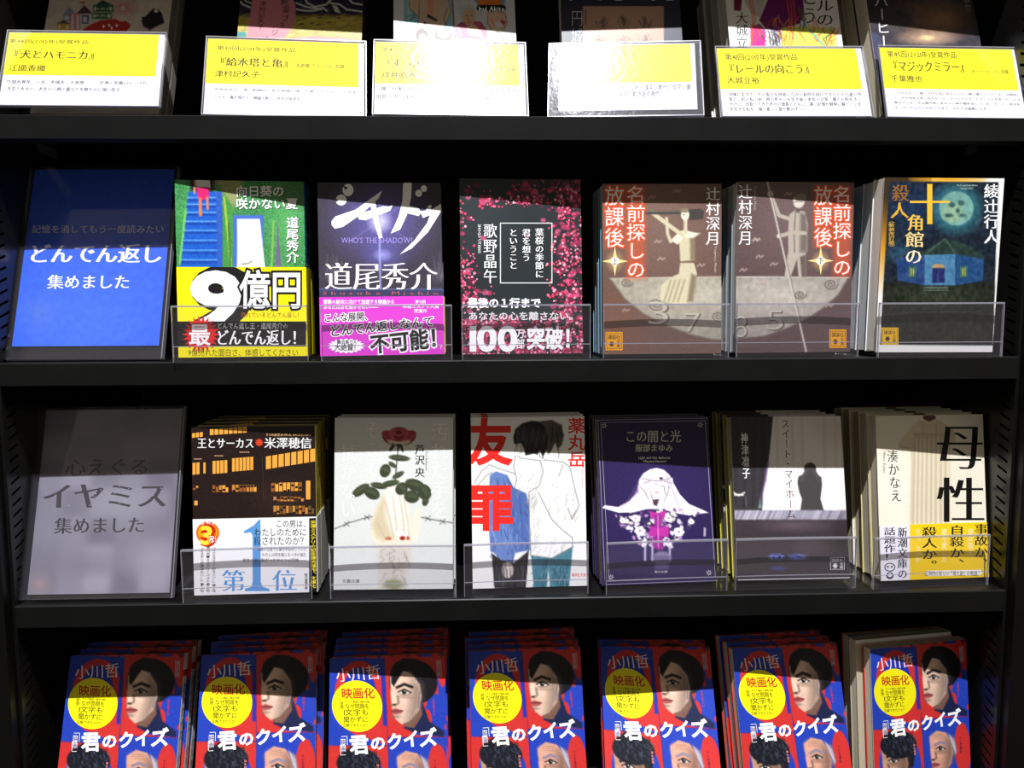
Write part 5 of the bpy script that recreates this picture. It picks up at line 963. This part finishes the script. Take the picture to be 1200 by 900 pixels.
def paint_blue(a):
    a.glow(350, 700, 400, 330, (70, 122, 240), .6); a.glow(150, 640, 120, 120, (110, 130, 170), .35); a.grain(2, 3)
    a.text('記憶を消してもう一度読みたい', ((124, 284), (664, 284), (662, 320), (122, 320)), (225, 228, 235), 'm'); a.text('どんでん返し', ((112, 358), (660, 358), (654, 444), (104, 444)), W_, 'mh'); a.text('集めました', ((188, 486), (526, 486), (522, 548), (184, 548)), (246, 248, 252), 'mb')
    rr = random.Random(1)
    for i in range(60): x, y = rr.uniform(115, 650), rr.uniform(365, 440); a.inkell(x, y, rr.uniform(1, 3.2), rr.uniform(1, 2.4), (45, 92, 215), 6); a.layer -= 1
def paint_grey(a):
    a.grain(9, 24); a.glow(560, 640, 150, 120, (160, 158, 170), .8); a.glow(300, 660, 200, 60, (120, 118, 130), .7); a.glow(430, 440, 200, 130, (154, 154, 162), .7); a.glow(180, 500, 90, 160, (128, 128, 140), .6); a.glow(140, 730, 60, 60, (176, 150, 150), .6)
    c = (58, 54, 60); a.text('心えぐる', ((234, 268), (545, 266), (540, 334), (230, 336)), c, 'm'); a.text('イヤミス', ((148, 356), (612, 352), (606, 456), (144, 460)), c, 'mh'); a.text('集めました', ((194, 484), (526, 480), (524, 544), (190, 548)), c, 'mb')
    rr = random.Random(2)
    for i in range(55): x, y = rr.uniform(150, 600), rr.uniform(365, 450); a.inkell(x, y, rr.uniform(1, 4), rr.uniform(1, 2.6), (150, 148, 160), 6); a.layer -= 1
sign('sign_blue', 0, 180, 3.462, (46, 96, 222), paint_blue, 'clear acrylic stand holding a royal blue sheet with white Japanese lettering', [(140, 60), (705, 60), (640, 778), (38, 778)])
sign('sign_grey', 0, 450, 3.105, (134, 132, 144), paint_grey, 'clear acrylic sign stand holding a cloudy grey sheet with black Japanese lettering', [(158, 93), (662, 90), (610, 757), (100, 770)])

# ------------------------------------------------------------------ yellow and white caption cards
CARDS = [
 ('c0', 0, 0, 5.0, (-4, 186, 920, 438), '第38回(2012年)受賞作品', (50, 222, 516, 254), '『犬とハモニカ』', (48, 284, 582, 346), None, None, '江國香織', (48, 372, 262, 414), ['外国人青年、少女、老婦人、大家族……。空港の到着ロビーで行', 'き交う人々の、人生の一瞬の重なりを鮮やかに掬い取る。'], (36, 462, 862, 498), 40, 728),
 ('c1', 230, 0, 5.4545, (64, 240, 1036, 540), '第39回(2013年)受賞作品', (130, 284, 636, 330), '『給水塔と亀』', (116, 356, 626, 430), '浮遊霊ブラジルに収録', (632, 398, 948, 434), '津村記久子', (116, 440, 404, 494), ['定年を迎え、海と製麺所のある故郷に帰った男。クロスバイクを手', 'に入れ、亀を預かり、静謐で新しい人生が始まる。'], (114, 556, 1026, 598), 46, 690),
 ('c2', 430, 0, 6.0, (50, 282, 1068, 588), '第40回(2014年)受賞作品', (106, 322, 600, 366), '『すっぽん心中』', (100, 400, 680, 476), 'のろい男に収録', (838, 460, 1046, 494), '戌井昭人', (104, 496, 346, 546), ['介護の仕事に就いた男が、若い女に誘われて出た旅の先で', '出会うすっぽんと、二人の奇妙な道行きを描く。'], (60, 600, 1060, 648), 54, 940),
 ('c3', 630, 0, 5.714, (136, 298, 1030, 548), '第43回(2017年)受賞作品', (184, 330, 650, 372), '『文字渦』', (184, 396, 490, 460), None, None, '円城塔', (184, 482, 340, 530), ['秦の始皇帝の陵墓から発掘された三万の漢字。希代の文字の書', 'かれた世界と人々の営みを、文字が動き語る連作。'], (150, 566, 1030, 602), 42, 850),
 ('c4', 820, 0, 5.4545, (108, 302, 1022, 564), '第41回(2015年)受賞作品', (160, 336, 632, 380), '『レールの向こう』', (158, 400, 740, 468), None, None, '大城立裕', (174, 484, 388, 530), ['沖縄に生きて、その風土を呼吸しながら創作を続けてきた八十九歳の作', '家の、初の私小説。時の移ろいを生き抜く老年の日常、妻の入院をきっ', 'かけに、出会ってきた人々の面影とともに、遠い記憶が鮮明に蘇り、いま', 'を生きる私を、強く激しく揺り動かす――'], (184, 584, 1040, 616), 31, 690),
 ('c5', 1000, 0, 6.0, (184, 316, 1140, 622), '第45回(2021年)受賞作品', (238, 350, 736, 404), '『マジックミラー』', (250, 416, 822, 506), 'オーバーヒートに収録', (832, 480, 1100, 516), '千葉雅也', (264, 520, 494, 574), ['いつからか、「僕」は代々木にあるハッテン場に通っていた。そこは閉店し', 'て、今や店名も思い出せないが、マジックミラーとスリットがあったことは', '覚えている。今は高円寺にあるのに時々顔を出している。そこに、店子を', 'やっていたユウトがやってきて、ふたりは個室に入る……'], (284, 638, 1182, 674), 34, 1000),
]
CL = ['at the left end, before the beige book with houses', 'before the navy book with a pink cloud', 'with a glaring highlight, before the cartoon people book', 'in a scuffed oversized sleeve, before the brown panel book', 'before the white book with purple scribbles', 'at the right end, before the dark brown book']
for (k, ox, oy, sc, yb, t1, q1, t2, q2, t3, q3, t4, q4, body, qb, dyl, lastx), cl in zip(CARDS, CL):
    p = POSE[k]; w, h = p[2], p[3]; root = bpy.data.objects.new('caption_card', None); COL.objects.link(root); place(root, p)
    tag(root, 'yellow and white caption card '+cl, 'caption card', 'caption cards along the top shelf')
    ins = (.0085, .006, .0015, .0045) if k == 'c3' else (.0008, .0008, .0008, .0012)   # left, bottom, top, right margins
    x0, x1, z0, z1 = -w/2+ins[0], w/2-ins[3], ins[1], h-ins[2]
    a = Art(p[4], ox, oy, sc, w, h, z0=z0, z1=z1, x0=x0, x1=x1, base=(214, 214, 219), cell=.004)
    # yellow field follows the sheet edges
    X0, Y0, X1, Y1 = yb; zA = max(min(a.loc((X0+X1)/2, Y0)[1], z1), 0); zB = a.loc((X0+X1)/2, Y1)[1]; xB = a.loc(X1, (Y0+Y1)/2)[0]
    a.add([(x0, zB), (xB, zB), (xB, z1-.0003), (x0, z1-.0003)], [(0, 1, 2), (0, 2, 3)], (226, 212, 14)); a.layer += 1
    dk = (14, 12, 4)
    # captions run parallel to the sheet edges
    def run(txt, q, col, sty):
        (xa, za), (xb_, zb_) = a.loc(q[0], q[1]), a.loc(q[2], q[3]); Hi = np.linalg.inv(a.H)
        def back(x, z):
            v = Hi @ np.array((x*1000, z*1000, 1)); return ((v[0]/v[2]-ox)*sc, (v[1]/v[2]-oy)*sc)
        a.text(txt, [back(xa, za), back(xb_, za), back(xb_, zb_), back(xa, zb_)], col, sty)
    run(t1, q1, dk, 'm'); run(t2, q2, dk, 'mb'); run(t4, q4, dk, 'm')
    if t3: run(t3, q3, dk, 'm')
    for i, ln_ in enumerate(body):
        xr = qb[2] if i < len(body)-1 else lastx
        run(ln_, (qb[0]+i*(3 if k in ('c4', 'c5') else 0), qb[1]+i*dyl, xr, qb[3]-4+i*dyl), (16, 15, 18), 'g')
    me = printed_mesh('printed_card', [a.geom(0.0), solid(MB().box((x0, .0001, z0), (x1, .0004, z1)), lambda c: (214, 214, 219))], M['sheet'])
    co = link('printed_card', me, root); co.location = (0, .0012, 0)
    sl = M['sleeve_worn'] if k in ('c2', 'c3') else M['sleeve']
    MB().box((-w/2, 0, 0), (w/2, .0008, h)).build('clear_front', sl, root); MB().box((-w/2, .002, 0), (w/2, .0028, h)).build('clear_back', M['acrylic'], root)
    for q0, q1 in (((-w/2-.0007, 0, -.0007), (-w/2, .0028, h+.0007)), ((w/2, 0, -.0007), (w/2+.0007, .0028, h+.0007)), ((-w/2, 0, h), (w/2, .0028, h+.0007)), ((-w/2, 0, -.0007), (w/2, .0028, 0))): MB().box(q0, q1).build('sleeve_rim', M['acrylic_edge'], root)

# ------------------------------------------------------------------ the ceiling spotlight's housing
bpy.data.objects.remove(fo)
